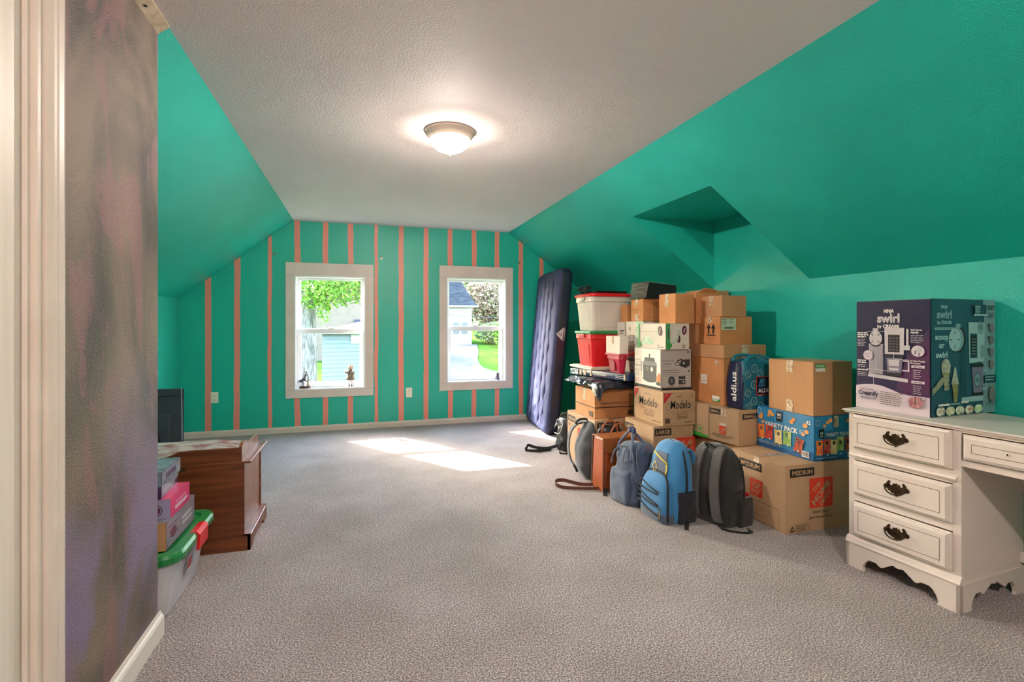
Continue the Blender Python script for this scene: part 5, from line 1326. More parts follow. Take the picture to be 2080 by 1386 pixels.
P = Print(); P.rect(0, 0, 0.016, 0.070, ink); P.line(0.008, 0.008, 0.008, 0.06, 0.004, yel); P.build(bp1, (-0.1575, -0.085, 0.020), (0, -1, 0), (0, 0, 1), 'woven_label')
q = MB(); q.strap(crom([(0.0, -0.14, 0.03), (-0.01, -0.165, 0.012), (-0.045, -0.200, 0.005), (-0.065, -0.225, 0.004)], 5), 0.022, 0.0025, webb, wdir=(1, 0.4, 0)); q.build('loose_strap', bp1)
for s in (-0.07, 0.07):
    q = MB(); q.strap(crom([(0.06, s, 0.43), (0.095, s, 0.40), (0.102, s, 0.27), (0.095, s*1.1, 0.12), (0.085, s*1.2, 0.04)], 6), 0.06, 0.012, bk_blue, wdir=(0, 1, 0)); q.build('shoulder_strap', bp1)

# black backpack: straps towards the room
bp2 = empty('backpack', (2.118, 2.600, 0), R(10), label='black backpack with charcoal shoulder strap, between the blue backpack and the nearest moving box', cat='backpack')
q = soft([(0.0, -0.01, 0, 0.075, 0.110, 3), (0.008, -0.01, 0, 0.094, 0.132, 4), (0.10, -0.01, 0, 0.100, 0.138, 3.6), (0.26, -0.01, 0, 0.098, 0.138, 3.2), (0.37, -0.012, 0, 0.086, 0.125, 2.8), (0.44, -0.020, 0, 0.066, 0.100, 2.5), (0.468, -0.03, 0, 0.035, 0.055, 2.2), (0.472, -0.03, 0, 0.004, 0.008, 2)], bk_black, wob=0.014, wscale=9, fold=0.005)
q.build('main_body', bp2)
for s, nm in ((-0.075, 'charcoal'), (0.07, 'charcoal')):
    q = MB(); q.strap(crom([(-0.050, s*0.75, 0.462), (-0.095, s*0.9, 0.425), (-0.132, s, 0.32), (-0.140, s*1.05, 0.20), (-0.134, s*1.15, 0.09), (-0.118, s*1.25, 0.035)], 6), 0.062, 0.014, bk_grey, wdir=(0, 1, 0)); q.build('shoulder_strap', bp2, bevel=0.003)
q = MB(); q.tube(crom([(-0.070, 0.032, 0.452), (-0.098, 0.022, 0.478), (-0.102, -0.012, 0.480), (-0.074, -0.030, 0.455)], 6), 0.008, webb, rb=0.005); q.build('top_handle', bp2)
q = MB(); q.strap(crom([(-0.118, -0.09, 0.05), (-0.12, -0.10, 0.015), (-0.105, -0.155, 0.006), (-0.04, -0.215, 0.004), (-0.005, -0.225, 0.010), (0.012, -0.195, 0.006)], 6), 0.022, 0.003, webb, wdir=(0.3, 1, 0)); q.build('loose_strap', bp2)
q = MB(); q.tube(crom([(0.03, -0.148, 0.05), (0.03, -0.150, 0.25), (0.022, -0.126, 0.38), (0.0, -0.07, 0.455)], 6), 0.0045, webb); q.tube([(-0.06, -0.146, 0.34), (0.06, -0.138, 0.37)], 0.003, webb, n=6); q.tube([(-0.08, -0.150, 0.20), (0.02, -0.152, 0.22)], 0.003, webb, n=6); q.build('side_piping', bp2)
q = soft([(0.0, 0.05, -0.125, 0.05, 0.018, 3), (0.01, 0.05, -0.134, 0.056, 0.024, 4), (0.14, 0.052, -0.138, 0.058, 0.024, 4), (0.165, 0.052, -0.134, 0.056, 0.014, 4)], bk_black, wob=0.006, wscale=12); q.build('side_pocket', bp2)
q = MB(); q.box(0.118, -0.11, 0.13, 0.124, -0.085, 0.175, mat('red_tag_cloth', '#c8202a', rough=0.6)); q.build('fabric_tag', bp2, label='red fabric tag')

# washed navy backpack
bp3 = empty('backpack', (1.785, 3.045, 0), R(10), label='faded navy canvas backpack with raised knotted carry handles, in front of the leather satchel', cat='backpack')
q = soft([(0.0, 0, 0, 0.085, 0.100, 3), (0.006, 0, 0, 0.100, 0.122, 4), (0.12, 0.0, 0, 0.102, 0.126, 4), (0.26, 0.002, 0, 0.098, 0.122, 3.4), (0.34, 0.004, 0, 0.086, 0.110, 3), (0.385, 0.008, 0, 0.062, 0.085, 2.6), (0.402, 0.01, 0, 0.03, 0.04, 2.2), (0.404, 0.01, 0, 0.003, 0.006, 2)], denim, wob=0.014, wscale=14, fold=0.009)
q.build('main_body', bp3)
q = soft([(0.004, -0.100, 0.012, 0.020, 0.088, 3.5), (0.02, -0.106, 0.012, 0.026, 0.092, 4), (0.12, -0.108, 0.012, 0.028, 0.094, 4), (0.205, -0.104, 0.012, 0.022, 0.090, 4), (0.225, -0.100, 0.012, 0.012, 0.085, 4)], denim, wob=0.008, wscale=20, fold=0.003); q.build('front_pocket', bp3)
q = soft([(0.0, 0.0, -0.118, 0.045, 0.018, 3), (0.01, 0.0, -0.122, 0.052, 0.024, 4), (0.10, 0.0, -0.126, 0.054, 0.026, 4), (0.17, 0.0, -0.122, 0.050, 0.018, 4)], denim, wob=0.008, wscale=16, fold=0.003); q.build('side_pocket', bp3)
for s in (-1, 1):
    q = MB(); q.tube(crom([(-0.090+0.03*(s > 0), s*0.075, 0.300), (-0.080, s*0.07, 0.375), (-0.045, s*0.035, 0.450), (-0.025, -s*0.004, 0.488), (0.0, -s*0.012, 0.470), (0.03, s*0.03, 0.420), (0.05, s*0.065, 0.375)], 7), 0.010, denim, rb=0.0045); q.build('carry_handle', bp3)
q = MB(); q.tube(crom([(-0.04, -0.014, 0.478), (-0.026, 0.016, 0.492), (-0.006, -0.006, 0.492), (-0.020, -0.018, 0.474), (-0.034, 0.012, 0.480)], 6), 0.009, mat('dark_blue_tie', '#1f2c5c', rough=0.7)); q.build('handle_tie', bp3)
for y_ in (-0.085, -0.03):
    q = MB(); q.strap(crom([(-0.02, y_-0.03, 0.395), (-0.062, y_-0.035, 0.345), (-0.050, -0.128, 0.22), (-0.030, -0.150, 0.08), (0.0, -0.150, 0.012)], 7), 0.040, 0.012, denim, wdir=(1, -0.3, 0)); q.build('shoulder_strap', bp3, bevel=0.002); break
q = MB(); q.strap(crom([(0.055, 0.0, 0.395), (0.085, -0.06, 0.37), (0.085, -0.125, 0.26), (0.075, -0.145, 0.12), (0.05, -0.155, 0.015), (0.0, -0.160, 0.010)], 7), 0.045, 0.013, denim, wdir=(1, 0.3, 0)); q.build('shoulder_strap', bp3, bevel=0.002)
q = MB(); q.tube(crom([(-0.108, 0.110, 0.245), (-0.100, 0.09, 0.33), (-0.078, 0.05, 0.372), (-0.070, -0.03, 0.378), (-0.086, -0.085, 0.345), (-0.100, -0.110, 0.26)], 6), 0.0055, slate); q.build('zipper_flap', bp3)
q = MB(); q.strap([(-0.115, 0.0, 0.24), (-0.108, 0.0, 0.31), (-0.085, 0.0, 0.37)], 0.030, 0.004, denim, wdir=(0, 1, 0)); q.build('centre_strap', bp3)
q = MB(); q.box(0.03, -0.10, 0.340, 0.036, -0.085, 0.385, mat('rust_tag_cloth', '#8c3b34', rough=0.7)); q.build('fabric_tag', bp3, label='rust red tag')

# leather satchel
lea = mat('tan_leather', '#a8532a', rough=0.4, color2='#94461f', nscale=9, bump=0.15, bscale=90, bdist=0.002); lea2 = mat('leather_flap', '#9a5a2c', rough=0.4, color2='#8a4e24', nscale=9)
suede = mat('dark_leather_strap', '#5e3522', rough=0.55)
sa = empty('satchel', (1.655, 3.255, 0), R(3), label='tan leather satchel backpack with stitched flap, standing behind the navy backpack', cat='satchel')
q = MB(); q.frustum((0.0, 0.0, 0.30, 0.165), 0.0, (0.010, 0.02, 0.29, 0.150), 0.375, lea); q.build('satchel_body', sa, bevel=0.008)
q = MB(); q.prism([(-0.003, 0.0), (-0.003, 0.0), (0.004, 0.38), (0.012, 0.385), (0.008, 0.0)], 'y', -0.004, 0.004, suede); q.prism([(-0.003, 0.0), (0.004, 0.38), (0.012, 0.385), (0.008, 0.0)], 'y', 0.160, 0.168, suede); q.build('edge_piping', sa)
q = MB(); fl = [(0.0, 0.0), (0.30, 0.0), (0.305, -0.045), (0.28, -0.085), (0.20, -0.105), (0.10, -0.105), (0.03, -0.085), (0.0, -0.045)]
q.prism([(p[0]-0.002, 0.382+p[1]*1.15) for p in fl], 'y', -0.008, 0.0, lea2)
q.add([(-0.004, -0.008, 0.386), (0.302, -0.008, 0.386), (0.296, 0.16, 0.388), (0.006, 0.16, 0.388), (-0.004, -0.008, 0.380), (0.302, -0.008, 0.380), (0.296, 0.16, 0.380), (0.006, 0.16, 0.380)], [(0,1,2,3),(4,7,6,5),(0,4,5,1),(1,5,6,2),(2,6,7,3),(3,7,4,0)], lea2)
q.build('flap', sa, bevel=0.003)
for y_ in (0.012, 0.14):
    q = MB(); q.tube(crom([(0.07, y_, 0.375), (0.075, y_-0.004, 0.43), (0.11, y_-0.006, 0.475), (0.16, y_-0.006, 0.478), (0.20, y_-0.004, 0.43), (0.205, y_, 0.375)], 7), 0.0065, lea); q.build('carry_handle', sa)
q = MB(); q.strap(crom([(0.005, 0.15, 0.012), (-0.08, 0.19, 0.012), (-0.19, 0.255, 0.034), (-0.245, 0.265, 0.030), (-0.262, 0.225, 0.018), (-0.22, 0.16, 0.010), (-0.10, 0.10, 0.008), (0.0, 0.06, 0.010)], 8), 0.026, 0.003, suede, wdir=(0, 0, 1)); q.build('loose_strap', sa)
q = MB(); q.strap(crom([(0.02, -0.004, 0.03), (0.0, -0.03, 0.010), (-0.025, -0.075, 0.004)], 5), 0.03, 0.003, webb, wdir=(1, 0, 0)); q.build('strap_end', sa)

# grey backpack seen edge on
bp4 = empty('backpack', (1.685, 3.60, 0), R(-4), label='thin dark grey backpack standing edge on, left of the leather satchel', cat='backpack')
q = soft([(0.0, 0.03, 0, 0.030, 0.05, 2.2), (0.02, 0.02, 0, 0.055, 0.085, 2.2), (0.12, 0.0, 0, 0.078, 0.115, 2.3), (0.25, 0.0, 0, 0.078, 0.120, 2.3), (0.36, 0.015, 0, 0.058, 0.105, 2.3), (0.425, 0.03, 0, 0.026, 0.07, 2.2), (0.44, 0.032, 0, 0.004, 0.02, 2)], dgrey, wob=0.013, wscale=10, fold=0.006); q.build('main_body', bp4)
q = MB(); q.strap(crom([(0.02, 0.03, 0.432), (-0.045, 0.05, 0.425), (-0.105, 0.06, 0.36), (-0.125, 0.06, 0.25), (-0.108, 0.06, 0.14), (-0.07, 0.05, 0.085)], 8), 0.045, 0.010, dgrey, wdir=(0, 1, 0.0)); q.build('shoulder_strap', bp4, bevel=0.002)
q = MB(); q.tube(crom([(-0.02, 0.03, 0.425), (-0.075, 0.03, 0.425), (-0.055, 0.0, 0.460), (0.0, 0.0, 0.462), (0.02, 0.02, 0.440)], 6), 0.010, bk_black, rb=0.006); q.build('top_handle', bp4)
q = MB(); q.tube(crom([(0.035, -0.118, 0.05), (0.040, -0.125, 0.18), (0.040, -0.118, 0.32), (0.035, -0.06, 0.425)], 6), 0.005, webb); q.build('zipper', bp4)
q = MB(); q.tube([(-0.085, 0.05, 0.10), (-0.072, 0.045, 0.075), (-0.06, 0.03, 0.045)], 0.010, webb); q.build('strap_adjuster', bp4)
root = empty('plastic_bag', (1.90, 3.62, 0), 0, label='crumpled shiny black bag behind the satchel handles', cat='bag')
q = soft([(0.0, 0, 0, 0.07, 0.05, 2.5), (0.02, 0, 0, 0.09, 0.055, 2.5), (0.25, 0, 0, 0.095, 0.055, 2.5), (0.36, 0, 0, 0.095, 0.05, 2.3), (0.395, 0, 0, 0.06, 0.03, 2.2), (0.40, 0, 0, 0.01, 0.006, 2)], mat('shiny_black_nylon', '#141417', rough=0.3, bump=0.8, bscale=28, bdist=0.012), wob=0.012, wscale=20, fold=0.006); q.build('bag_body', root)
# small black and white pouch by the air bed
root = empty('waist_bag', (1.89, 4.47, 0), R(10), label='small slouched black bag with white piping, between the air bed and the left moving box', cat='bag')
q = soft([(0.0, 0.02, 0, 0.07, 0.09, 2.5), (0.01, 0.02, 0, 0.095, 0.115, 2.6), (0.12, 0.02, 0, 0.10, 0.12, 2.6), (0.22, 0.01, 0, 0.085, 0.11, 2.4), (0.30, -0.01, 0, 0.050, 0.08, 2.2), (0.315, -0.01, 0, 0.008, 0.01, 2)], mat('black_leatherette', '#1d1a1c', rough=0.45, bump=0.4, bscale=30, bdist=0.006), wob=0.018, wscale=10, fold=0.004); q.build('bag_body', root)
wp = mat('white_piping', '#c9c4c0', rough=0.5)
q = MB(); q.tube(crom([(-0.075, 0.10, 0.20), (-0.082, 0.03, 0.295), (-0.085, -0.06, 0.27), (-0.098, -0.02, 0.17), (-0.092, 0.07, 0.16)], 6), 0.0045, wp, n=6); q.tube([(-0.094, 0.0, 0.24), (-0.096, -0.01, 0.20)], 0.005, wp, n=6)
for y_, z_ in ((0.04, 0.245), (-0.035, 0.235)): q.tube([(-0.095+0.010*math.sin(a), y_+0.011*math.cos(a*1.0), z_+0.011*math.sin(a)) for a in [k*PI/5 for k in range(11)]], 0.003, wp, n=5)
q.build('piping', root)
q = MB(); q.strap(crom([(-0.07, 0.07, 0.03), (-0.16, 0.10, 0.010), (-0.26, 0.14, 0.02), (-0.33, 0.16, 0.045), (-0.36, 0.14, 0.03), (-0.38, 0.12, 0.010), (-0.30, 0.05, 0.012), (-0.15, 0.04, 0.008)], 7), 0.028, 0.003, webb, wdir=(0, 0.2, 1)); q.strap(crom([(-0.07, -0.05, 0.10), (-0.13, -0.08, 0.05), (-0.14, -0.12, 0.006), (-0.06, -0.16, 0.012), (0.0, -0.12, 0.03)], 7), 0.020, 0.003, webb, wdir=(0, 0.2, 1)); q.build('strap', root)
q = MB(); q.tube(crom([(-0.04, 0.08, 0.27), (-0.03, 0.03, 0.345), (0.02, -0.03, 0.36), (0.06, -0.08, 0.33)], 6), 0.009, dgrey, rb=0.005); q.build('carry_handle', root)
# ---------------------------------------------------------------- left side: chest, screen, tote and game boxes
oak = mat('oak_stain', '#7c4222', rough=0.38, color2='#5f2f16', nscale=7, ndetail=8, bump=0.12, bscale=30, bdist=0.002, stretch=(0.35, 1, 5), ramp=(0.38, 0.6))
oak_end = mat('oak_end_panel', '#8a5230', rough=0.28, color2='#744024', nscale=8, ndetail=8, stretch=(1, 5, 0.6), ramp=(0.38, 0.6))
chest = empty('blanket_chest', (-1.70, 2.968, 0), 0, label='oak blanket chest with floral padded seat and low shaped rails', cat='chest')
CW, CD, CH = 1.135, 0.47, 0.475
q = MB(); q.box(0.01, 0.0, 0.085, CW-0.03, 0.018, CH-0.012, oak); q.build('back_panel', chest)
q = MB(); q.box(0.01, CD-0.018, 0.085, CW-0.03, CD, CH-0.012, oak); q.build('front_panel', chest)
q = MB(); q.box(CW-0.048, 0.018, 0.085, CW-0.036, CD-0.018, CH-0.012, oak_end); q.build('end_panel', chest); q = MB(); q.box(0.01, 0.018, 0.085, 0.028, CD-0.018, CH-0.012, oak_end); q.build('end_panel', chest)
q = MB(); q.box(0.028, 0.018, 0.085, CW-0.048, CD-0.018, 0.10, oak); q.build('chest_bottom', chest)
bra = [(0, 0), (0.09, 0), (0.10, 0.018), (0.115, 0.028)]
q = MB(); q.box(0, -0.004, 0, CW, 0.014, 0.088, oak); q.build('base_board', chest, bevel=0.002)
q = MB(); q.prism([(p[0]-0.004, p[1]) for p in bra]+[(CD-0.115+0.004, 0.028), (CD-0.10+0.004, 0.018), (CD-0.09+0.004, 0), (CD+0.004, 0), (CD+0.004, 0.080), (-0.004, 0.080)], 'x', CW-0.016, CW, oak_end); q.build('base_board', chest, bevel=0.002)
q = MB(); q.box(0, CD-0.014, 0.02, CW, CD+0.004, 0.088, oak); q.build('base_board', chest, bevel=0.002)
q = MB(); q.box(CW-0.04, -0.004, 0.078, CW-0.002, CD+0.004, 0.086, oak); q.build('base_ledge', chest)
q = MB(); q.box(-0.002, -0.008, CH-0.012, CW+0.004, CD+0.012, CH, oak); q.build('seat_moulding', chest, bevel=0.003)
q = MB(); rp = [(0, 0), (CW-0.045, 0), (CW-0.045, 0.072), (0.86, 0.072), (0.80, 0.068), (0.75, 0.048), (0.70, 0.036), (0.45, 0.034), (0.40, 0.036), (0.34, 0.048), (0.30, 0.068), (0.24, 0.072), (0, 0.072)]
q.prism([(p[0]+0.0, CH+p[1]) for p in rp], 'y', 0.0, 0.016, oak); q.build('back_rail', chest, bevel=0.0015)
er = [(0.016, 0), (CD, 0), (CD, 0.030), (CD-0.03, 0.052), (CD-0.07, 0.060), (0.24, 0.062), (0.18, 0.066), (0.14, 0.082), (0.09, 0.092), (0.05, 0.088), (0.016, 0.072)]
q = MB(); q.prism([(p[0], CH+p[1]) for p in er], 'x', CW-0.060, CW-0.045, oak_end); q.build('end_rail', chest, bevel=0.0015)
q = MB(); q.prism([(p[0], CH+p[1]) for p in er], 'x', 0.0, 0.015, oak_end); q.build('end_rail', chest, bevel=0.0015)
q = MB(); q.box(CW-0.052, -0.002, CH, CW-0.042, 0.018, CH+0.078, oak); q.build('corner_post', chest)
floral = mat('floral_upholstery', '#a49c96', rough=0.85, color2='#7c4f4c', nscale=14, ndetail=5, ramp=(0.42, 0.62), bump=0.2, bscale=120, bdist=0.002)
v, f = [], []
for i in range(25):
    for k in range(13):
        a, c = i/24, k/12
        v.append((0.02+a*(CW-0.088), 0.020+c*(CD-0.03), CH+0.006+0.042*min(1, 6*min(a, 1-a))**0.5*min(1, 5*min(c, 1-c))**0.5))
for i in range(24):
    for k in range(12): o = i*13+k; f.append((o, o+13, o+14, o+1))
q = MB(); q.add(v, f, floral, True); q.build('seat_cushion', chest)
q = MB(); q.box(0.73, -0.004, CH-0.030, 0.83, 0.0, CH-0.020, mat('steel_hinge', '#3e3a36', rough=0.4, metal=0.8)); q.tube([(0.73, -0.004, CH-0.025), (0.83, -0.004, CH-0.025)], 0.004, MATS['steel_hinge']); q.build('hinge', chest)

tvm = mat('charcoal_plastic', '#3a4149', rough=0.5, color2='#333a41', nscale=3)
tv = empty('flat_screen', (-1.80, 4.49, 0), R(-3), label='back of a dark flat screen television standing behind the chest', cat='television')
q = MB(); q.frustum((0, 0, 0.47, 0.03), 0.0, (0, 0, 0.465, 0.024), 0.705, tvm); q.build('back_shell', tv, bevel=0.004)
q = MB(); q.box(0, 0.030, 0, 0.47, 0.038, 0.70, dark_m); q.build('screen_panel', tv)
q = MB(); q.box(0.02, -0.028, 0.12, 0.40, 0.0, 0.52, tvm); q.build('electronics_hump', tv, bevel=0.012)
q = MB(); q.tube(crom([(0.10, -0.035, 0.69), (0.20, -0.03, 0.712), (0.26, -0.035, 0.66), (0.30, -0.040, 0.50), (0.335, -0.040, 0.30), (0.36, -0.04, 0.05)], 8), 0.005, blackp); q.tube(crom([(0.05, -0.035, 0.60), (0.25, -0.034, 0.64), (0.45, -0.005, 0.66)], 6), 0.0025, blackp); q.build('power_cable', tv)

clear = mat('frosted_tote_plastic', '#b5b2bb', rough=0.18, color2='#cfcad0', nscale=3, bump=0.3, bscale=6, bdist=0.01)
st = empty('storage_tote', (-1.16, 2.30, 0), 0, label='low clear storage tote with green lid and red latch, behind the chalkboard wall', cat='storage tote')
TW, TL, TH = 0.455, 0.54, 0.285
def rrect(x0, y0, x1, y1, rad, n=6):
    pts = []
    for cx_, cy_, a0 in ((x1-rad, y1-rad, 0), (x0+rad, y1-rad, 90), (x0+rad, y0+rad, 180), (x1-rad, y0+rad, 270)):
        for k in range(n+1): a = R(a0+90*k/n); pts.append((cx_+rad*math.cos(a), cy_+rad*math.sin(a)))
    return pts
def loft2(layers, m, smooth=False):
    q = MB(); n = len(layers[0][0]); v, f = [], []
    for pts, zz in layers: v += [(p[0], p[1], zz) for p in pts]
    for i in range(len(layers)-1):
        for k in range(n): f.append((i*n+k, i*n+(k+1) % n, (i+1)*n+(k+1) % n, (i+1)*n+k))
    f += [tuple(range(n))[::-1], tuple((len(layers)-1)*n+k for k in range(n))]
    q.add(v, f, m, smooth); return q
loft2([(rrect(0.05, 0.06, TW-0.065, TL-0.05, 0.04), 0), (rrect(0.04, 0.05, TW-0.055, TL-0.04, 0.05), 0.01), (rrect(0.015, 0.02, TW-0.018, TL-0.02, 0.06), 0.225), (rrect(0.004, 0.008, TW-0.006, TL-0.006, 0.06), 0.232), (rrect(0.004, 0.008, TW-0.006, TL-0.006, 0.06), 0.250)], clear).build('bin', st)
loft2([(rrect(-0.004, 0, TW+0.002, TL, 0.07), 0.238), (rrect(-0.012, -0.008, TW+0.012, TL+0.008, 0.075), 0.246), (rrect(-0.012, -0.008, TW+0.012, TL+0.008, 0.075), 0.268), (rrect(-0.004, 0, TW+0.004, TL, 0.07), 0.282), (rrect(0.03, 0.035, TW-0.035, TL-0.035, 0.05), 0.282), (rrect(0.035, 0.04, TW-0.04, TL-0.04, 0.05), 0.270)], greenp).build('lid', st, bevel=0.002)
q = MB(); q.prism([(TW-0.03, 0.280), (TW+0.006, 0.287), (TW+0.022, 0.272), (TW+0.020, 0.205), (TW+0.008, 0.200), (TW+0.010, 0.262), (TW-0.03, 0.276)], 'y', TL*0.42, TL*0.66, redp); q.build('latch', st, bevel=0.004)
P = Print(); P.rect(0, 0, 0.08, 0.09, mat('pale_sticker', '#8c93a4', rough=0.4)); P.rect(0.008, 0.03, 0.05, 0.08, crim); P.lines(0.01, 0.02, 0.06, 2, 0.008, white_ink, 0.004); P.build(st, (TW-0.026, TL*0.36, 0.105), (0, 1, 0), (0.16, 0, 1), 'sticker')

# boxes piled on the low tote
TZ = 0.2835
gameb = mat('slate_box_print', '#6d6470', rough=0.35, color2='#83798a', nscale=7)
W, L, H = 0.36, 0.355, 0.115
root, face = carton('game_box', 'grey printed box directly on the green lid of the low tote', 'box', -1.117, 2.350, TZ, W, L, H, m=KRAFT, flaps=False, wear=0.001)
P = Print(); P.rect(0, 0, L, H, gameb); P.lines(0.19, 0.060, 0.13, 2, 0.024, silver, 0.012); P.lines(0.03, 0.08, 0.1, 3, 0.02, plum, 0.006); P.disc(0.08, 0.05, 0.035, 0.022, plum); face('R', P)
q = MB(); q.box(0.0, 0, H-0.003, W, L, H+0.0005, MATS['slate_box_print']); q.build('lid_print', root)
W, L, H = 0.30, 0.24, 0.080
pink = mat('pink_print_board', '#c2185f', rough=0.35)
root, face = carton('game_box', 'hot pink game box in the pile on the low green-lidded tote', 'box', -1.055, 2.395, TZ+0.116, W, L, H, m=pink, flaps=False, wear=0.001)
P = Print(); P.lines(0.06, 0.046, 0.13, 1, 0.01, lav, 0.005); P.lines(0.05, 0.020, 0.16, 1, 0.01, lav, 0.016); face('R', P)
P = Print(); P.rect(0, 0, W, H, mat('lilac_print', '#9a8fb0', rough=0.4)); P.disc(W-0.05, 0.035, 0.022, 0.024, plum); P.ring(W-0.05, 0.035, 0.018, 0.020, 0.003, silver); face('F', P)
W, L, H = 0.33, 0.25, 0.052
puz = mat('plum_box_print', '#3d2440', rough=0.3, color2='#5a3a66', nscale=20)
ice = mat('icy_print', '#8a93a0', rough=0.3, color2='#4c5968', nscale=16, ndetail=5)
root, face = carton('puzzle_box', 'dark plum puzzle box, second from the top of the pile on the low tote', 'box', -1.118, 2.375, TZ+0.1965, W, L, H, m=puz, flaps=False, wear=0.001, r=4)
P = Print(); P.poly([(0, 0.052), (L, 0.052), (L, 0.03), (0, 0.012)], ice); P.lines(0.05, 0.02, 0.15, 2, 0.012, silver, 0.005); face('R', P)
P = Print(); P.lines(W-0.10, 0.018, 0.07, 1, 0.01, silver, 0.014); face('F', P)
root, face = carton('puzzle_box', 'icy grey puzzle box with purple lettering, topmost of the pile on the low tote', 'box', -1.118, 2.385, TZ+0.249, W, L, 0.060, m=puz, flaps=False, wear=0.001, r=2)
P = Print(); P.rect(0, 0, L, 0.060, ice); P.lines(0.05, 0.020, 0.14, 1, 0.01, puz, 0.022); face('R', P)
P = Print(); P.rect(0, 0, W, 0.060, ice); P.lines(W-0.12, 0.03, 0.1, 2, 0.016, white_ink, 0.006); face('F', P)
P = Print(); P.rect(0, 0, W, L, ice); face('T', P)
root, face = carton('cardboard_box', 'small upright carton between the low tote and the end of the chalkboard wall', 'box', -0.93, 2.262, 0, 0.12, 0.036, 0.20, m=CREAM, flaps=False, wear=0.001)

# ---------------------------------------------------------------- things on the sills
s1 = 0.468+0.0165; s2 = 0.494+0.0165
bron = mat('bronze_figure', '#6a6258', rough=0.4, color2='#4a4a52', nscale=30); fur = mat('cream_fur', '#a39684', rough=0.95, color2='#7d7264', nscale=60, bump=1.0, bscale=120, bdist=0.01)
def fig(name, loc, rz, label, cat): return empty(name, loc, R(rz), label=label, cat=cat)
fg = fig('figurine', (-0.605, YB+0.022, s1), 0, 'small dark figurine of a person in a flared skirt on the left window sill', 'figurine')
q = MB(); q.lathe([(0.004, 0), (0.062, 0), (0.066, 0.008), (0.056, 0.014), (0.060, 0.022), (0.050, 0.028), (0.004, 0.03)], 0, 0, mat('wood_plinth', '#5c3a30', rough=0.5), n=8, smooth=False)
o = q.build('plinth', fg); o.scale = (1, 0.45, 1)
q = soft([(0.095, -0.012, 0, 0.022, 0.016, 2), (0.118, -0.006, 0, 0.014, 0.011, 2), (0.132, 0.0, 0, 0.011, 0.009, 2), (0.152, 0.010, 0, 0.016, 0.010, 2), (0.162, 0.012, 0, 0.011, 0.008, 2), (0.168, 0.012, 0, 0.005, 0.005, 2), (0.174, 0.013, 0, 0.0055, 0.0055, 2), (0.183, 0.014, 0, 0.009, 0.010, 2), (0.196, 0.013, 0, 0.006, 0.007, 2), (0.199, 0.013, 0, 0.001, 0.001, 2)], bron, n=14, levels=3)
q.tube(crom([(-0.012, 0, 0.10), (-0.022, 0, 0.075), (-0.018, 0, 0.05), (-0.022, 0, 0.029)], 4), [0.009]*4+[0.008]*3+[0.006]*3+[0.004]*3, bron, n=8); q.tube(crom([(-0.006, 0, 0.10), (0.012, 0, 0.082), (0.030, 0, 0.076)], 4), [0.009]*3+[0.007]*3+[0.005]*3, bron, n=8)
q.tube(crom([(0.020, 0, 0.155), (0.034, -0.006, 0.135), (0.034, -0.004, 0.105)], 4), [0.005]*3+[0.004]*6, bron, n=8); q.tube(crom([(0.002, 0, 0.152), (-0.008, 0.01, 0.135), (0.006, 0.01, 0.122)], 4), 0.004, bron, n=8)
q.build('figure', fg)
q = soft([(0.070, -0.050, 0, 0.020, 0.014, 2), (0.085, -0.036, 0, 0.036, 0.018, 2), (0.105, -0.018, 0, 0.022, 0.016, 2), (0.120, -0.006, 0, 0.013, 0.010, 2)], mat('slate_skirt', '#4a5262', rough=0.6), n=14, levels=3, wob=0.004, wscale=40); q.build('skirt', fg)
q = soft([(0.026, 0.036, 0, 0.020, 0.012, 2), (0.05, 0.030, 0, 0.010, 0.009, 2), (0.08, 0.034, 0, 0.009, 0.008, 2), (0.105, 0.036, 0, 0.011, 0.009, 2), (0.11, 0.036, 0, 0.002, 0.002, 2)], mat('stone_post', '#8d8470', rough=0.7), n=12, levels=3, wob=0.003, wscale=60); q.build('post', fg)
dl = fig('doll', (-0.118, YB+0.025, s1), 0, 'fluffy cream fur coated doll standing at the right end of the left window sill', 'doll')
fleshd = mat('porcelain_skin', '#b79a84', rough=0.4)
q = soft([(0.075, 0, 0, 0.036, 0.024, 2), (0.095, 0, 0, 0.050, 0.030, 2), (0.125, 0, 0, 0.040, 0.026, 2), (0.150, 0, 0, 0.036, 0.024, 2), (0.178, 0, 0, 0.030, 0.022, 2), (0.195, 0, 0, 0.016, 0.014, 2), (0.198, 0, 0, 0.004, 0.004, 2)], fur, n=24, levels=4, wob=0.010, wscale=70); q.build('fur_coat', dl)
q = soft([(0.190, 0.0, 0, 0.012, 0.012, 2), (0.205, 0.0, 0, 0.026, 0.024, 2), (0.232, 0.0, 0.003, 0.032, 0.028, 2), (0.252, 0.0, 0.003, 0.022, 0.020, 2), (0.262, 0, 0, 0.003, 0.003, 2)], fur, n=24, levels=4, wob=0.008, wscale=80); q.build('fur_hood', dl)
q = soft([(0.205, 0, -0.018, 0.010, 0.008, 2), (0.220, 0, -0.022, 0.017, 0.012, 2), (0.238, 0, -0.020, 0.015, 0.011, 2), (0.246, 0, -0.018, 0.004, 0.004, 2)], fleshd, n=14, levels=3)
for s in (-1, 1): q.disc = None; q.tube([(s*0.006, -0.034, 0.229), (s*0.006, -0.0365, 0.229)], 0.0022, dark_m, n=6)
q.build('face', dl)
q = MB()
q.tube(crom([(-0.026, 0, 0.178), (-0.050, -0.006, 0.165), (-0.060, -0.010, 0.178)], 4), 0.009, fur); q.tube(crom([(-0.055, -0.008, 0.178), (-0.064, -0.01, 0.186)], 3), 0.005, fleshd); q.tube(crom([(0.026, 0, 0.176), (0.040, -0.01, 0.150), (0.026, -0.022, 0.138)], 4), 0.009, fur); q.build('arms', dl)
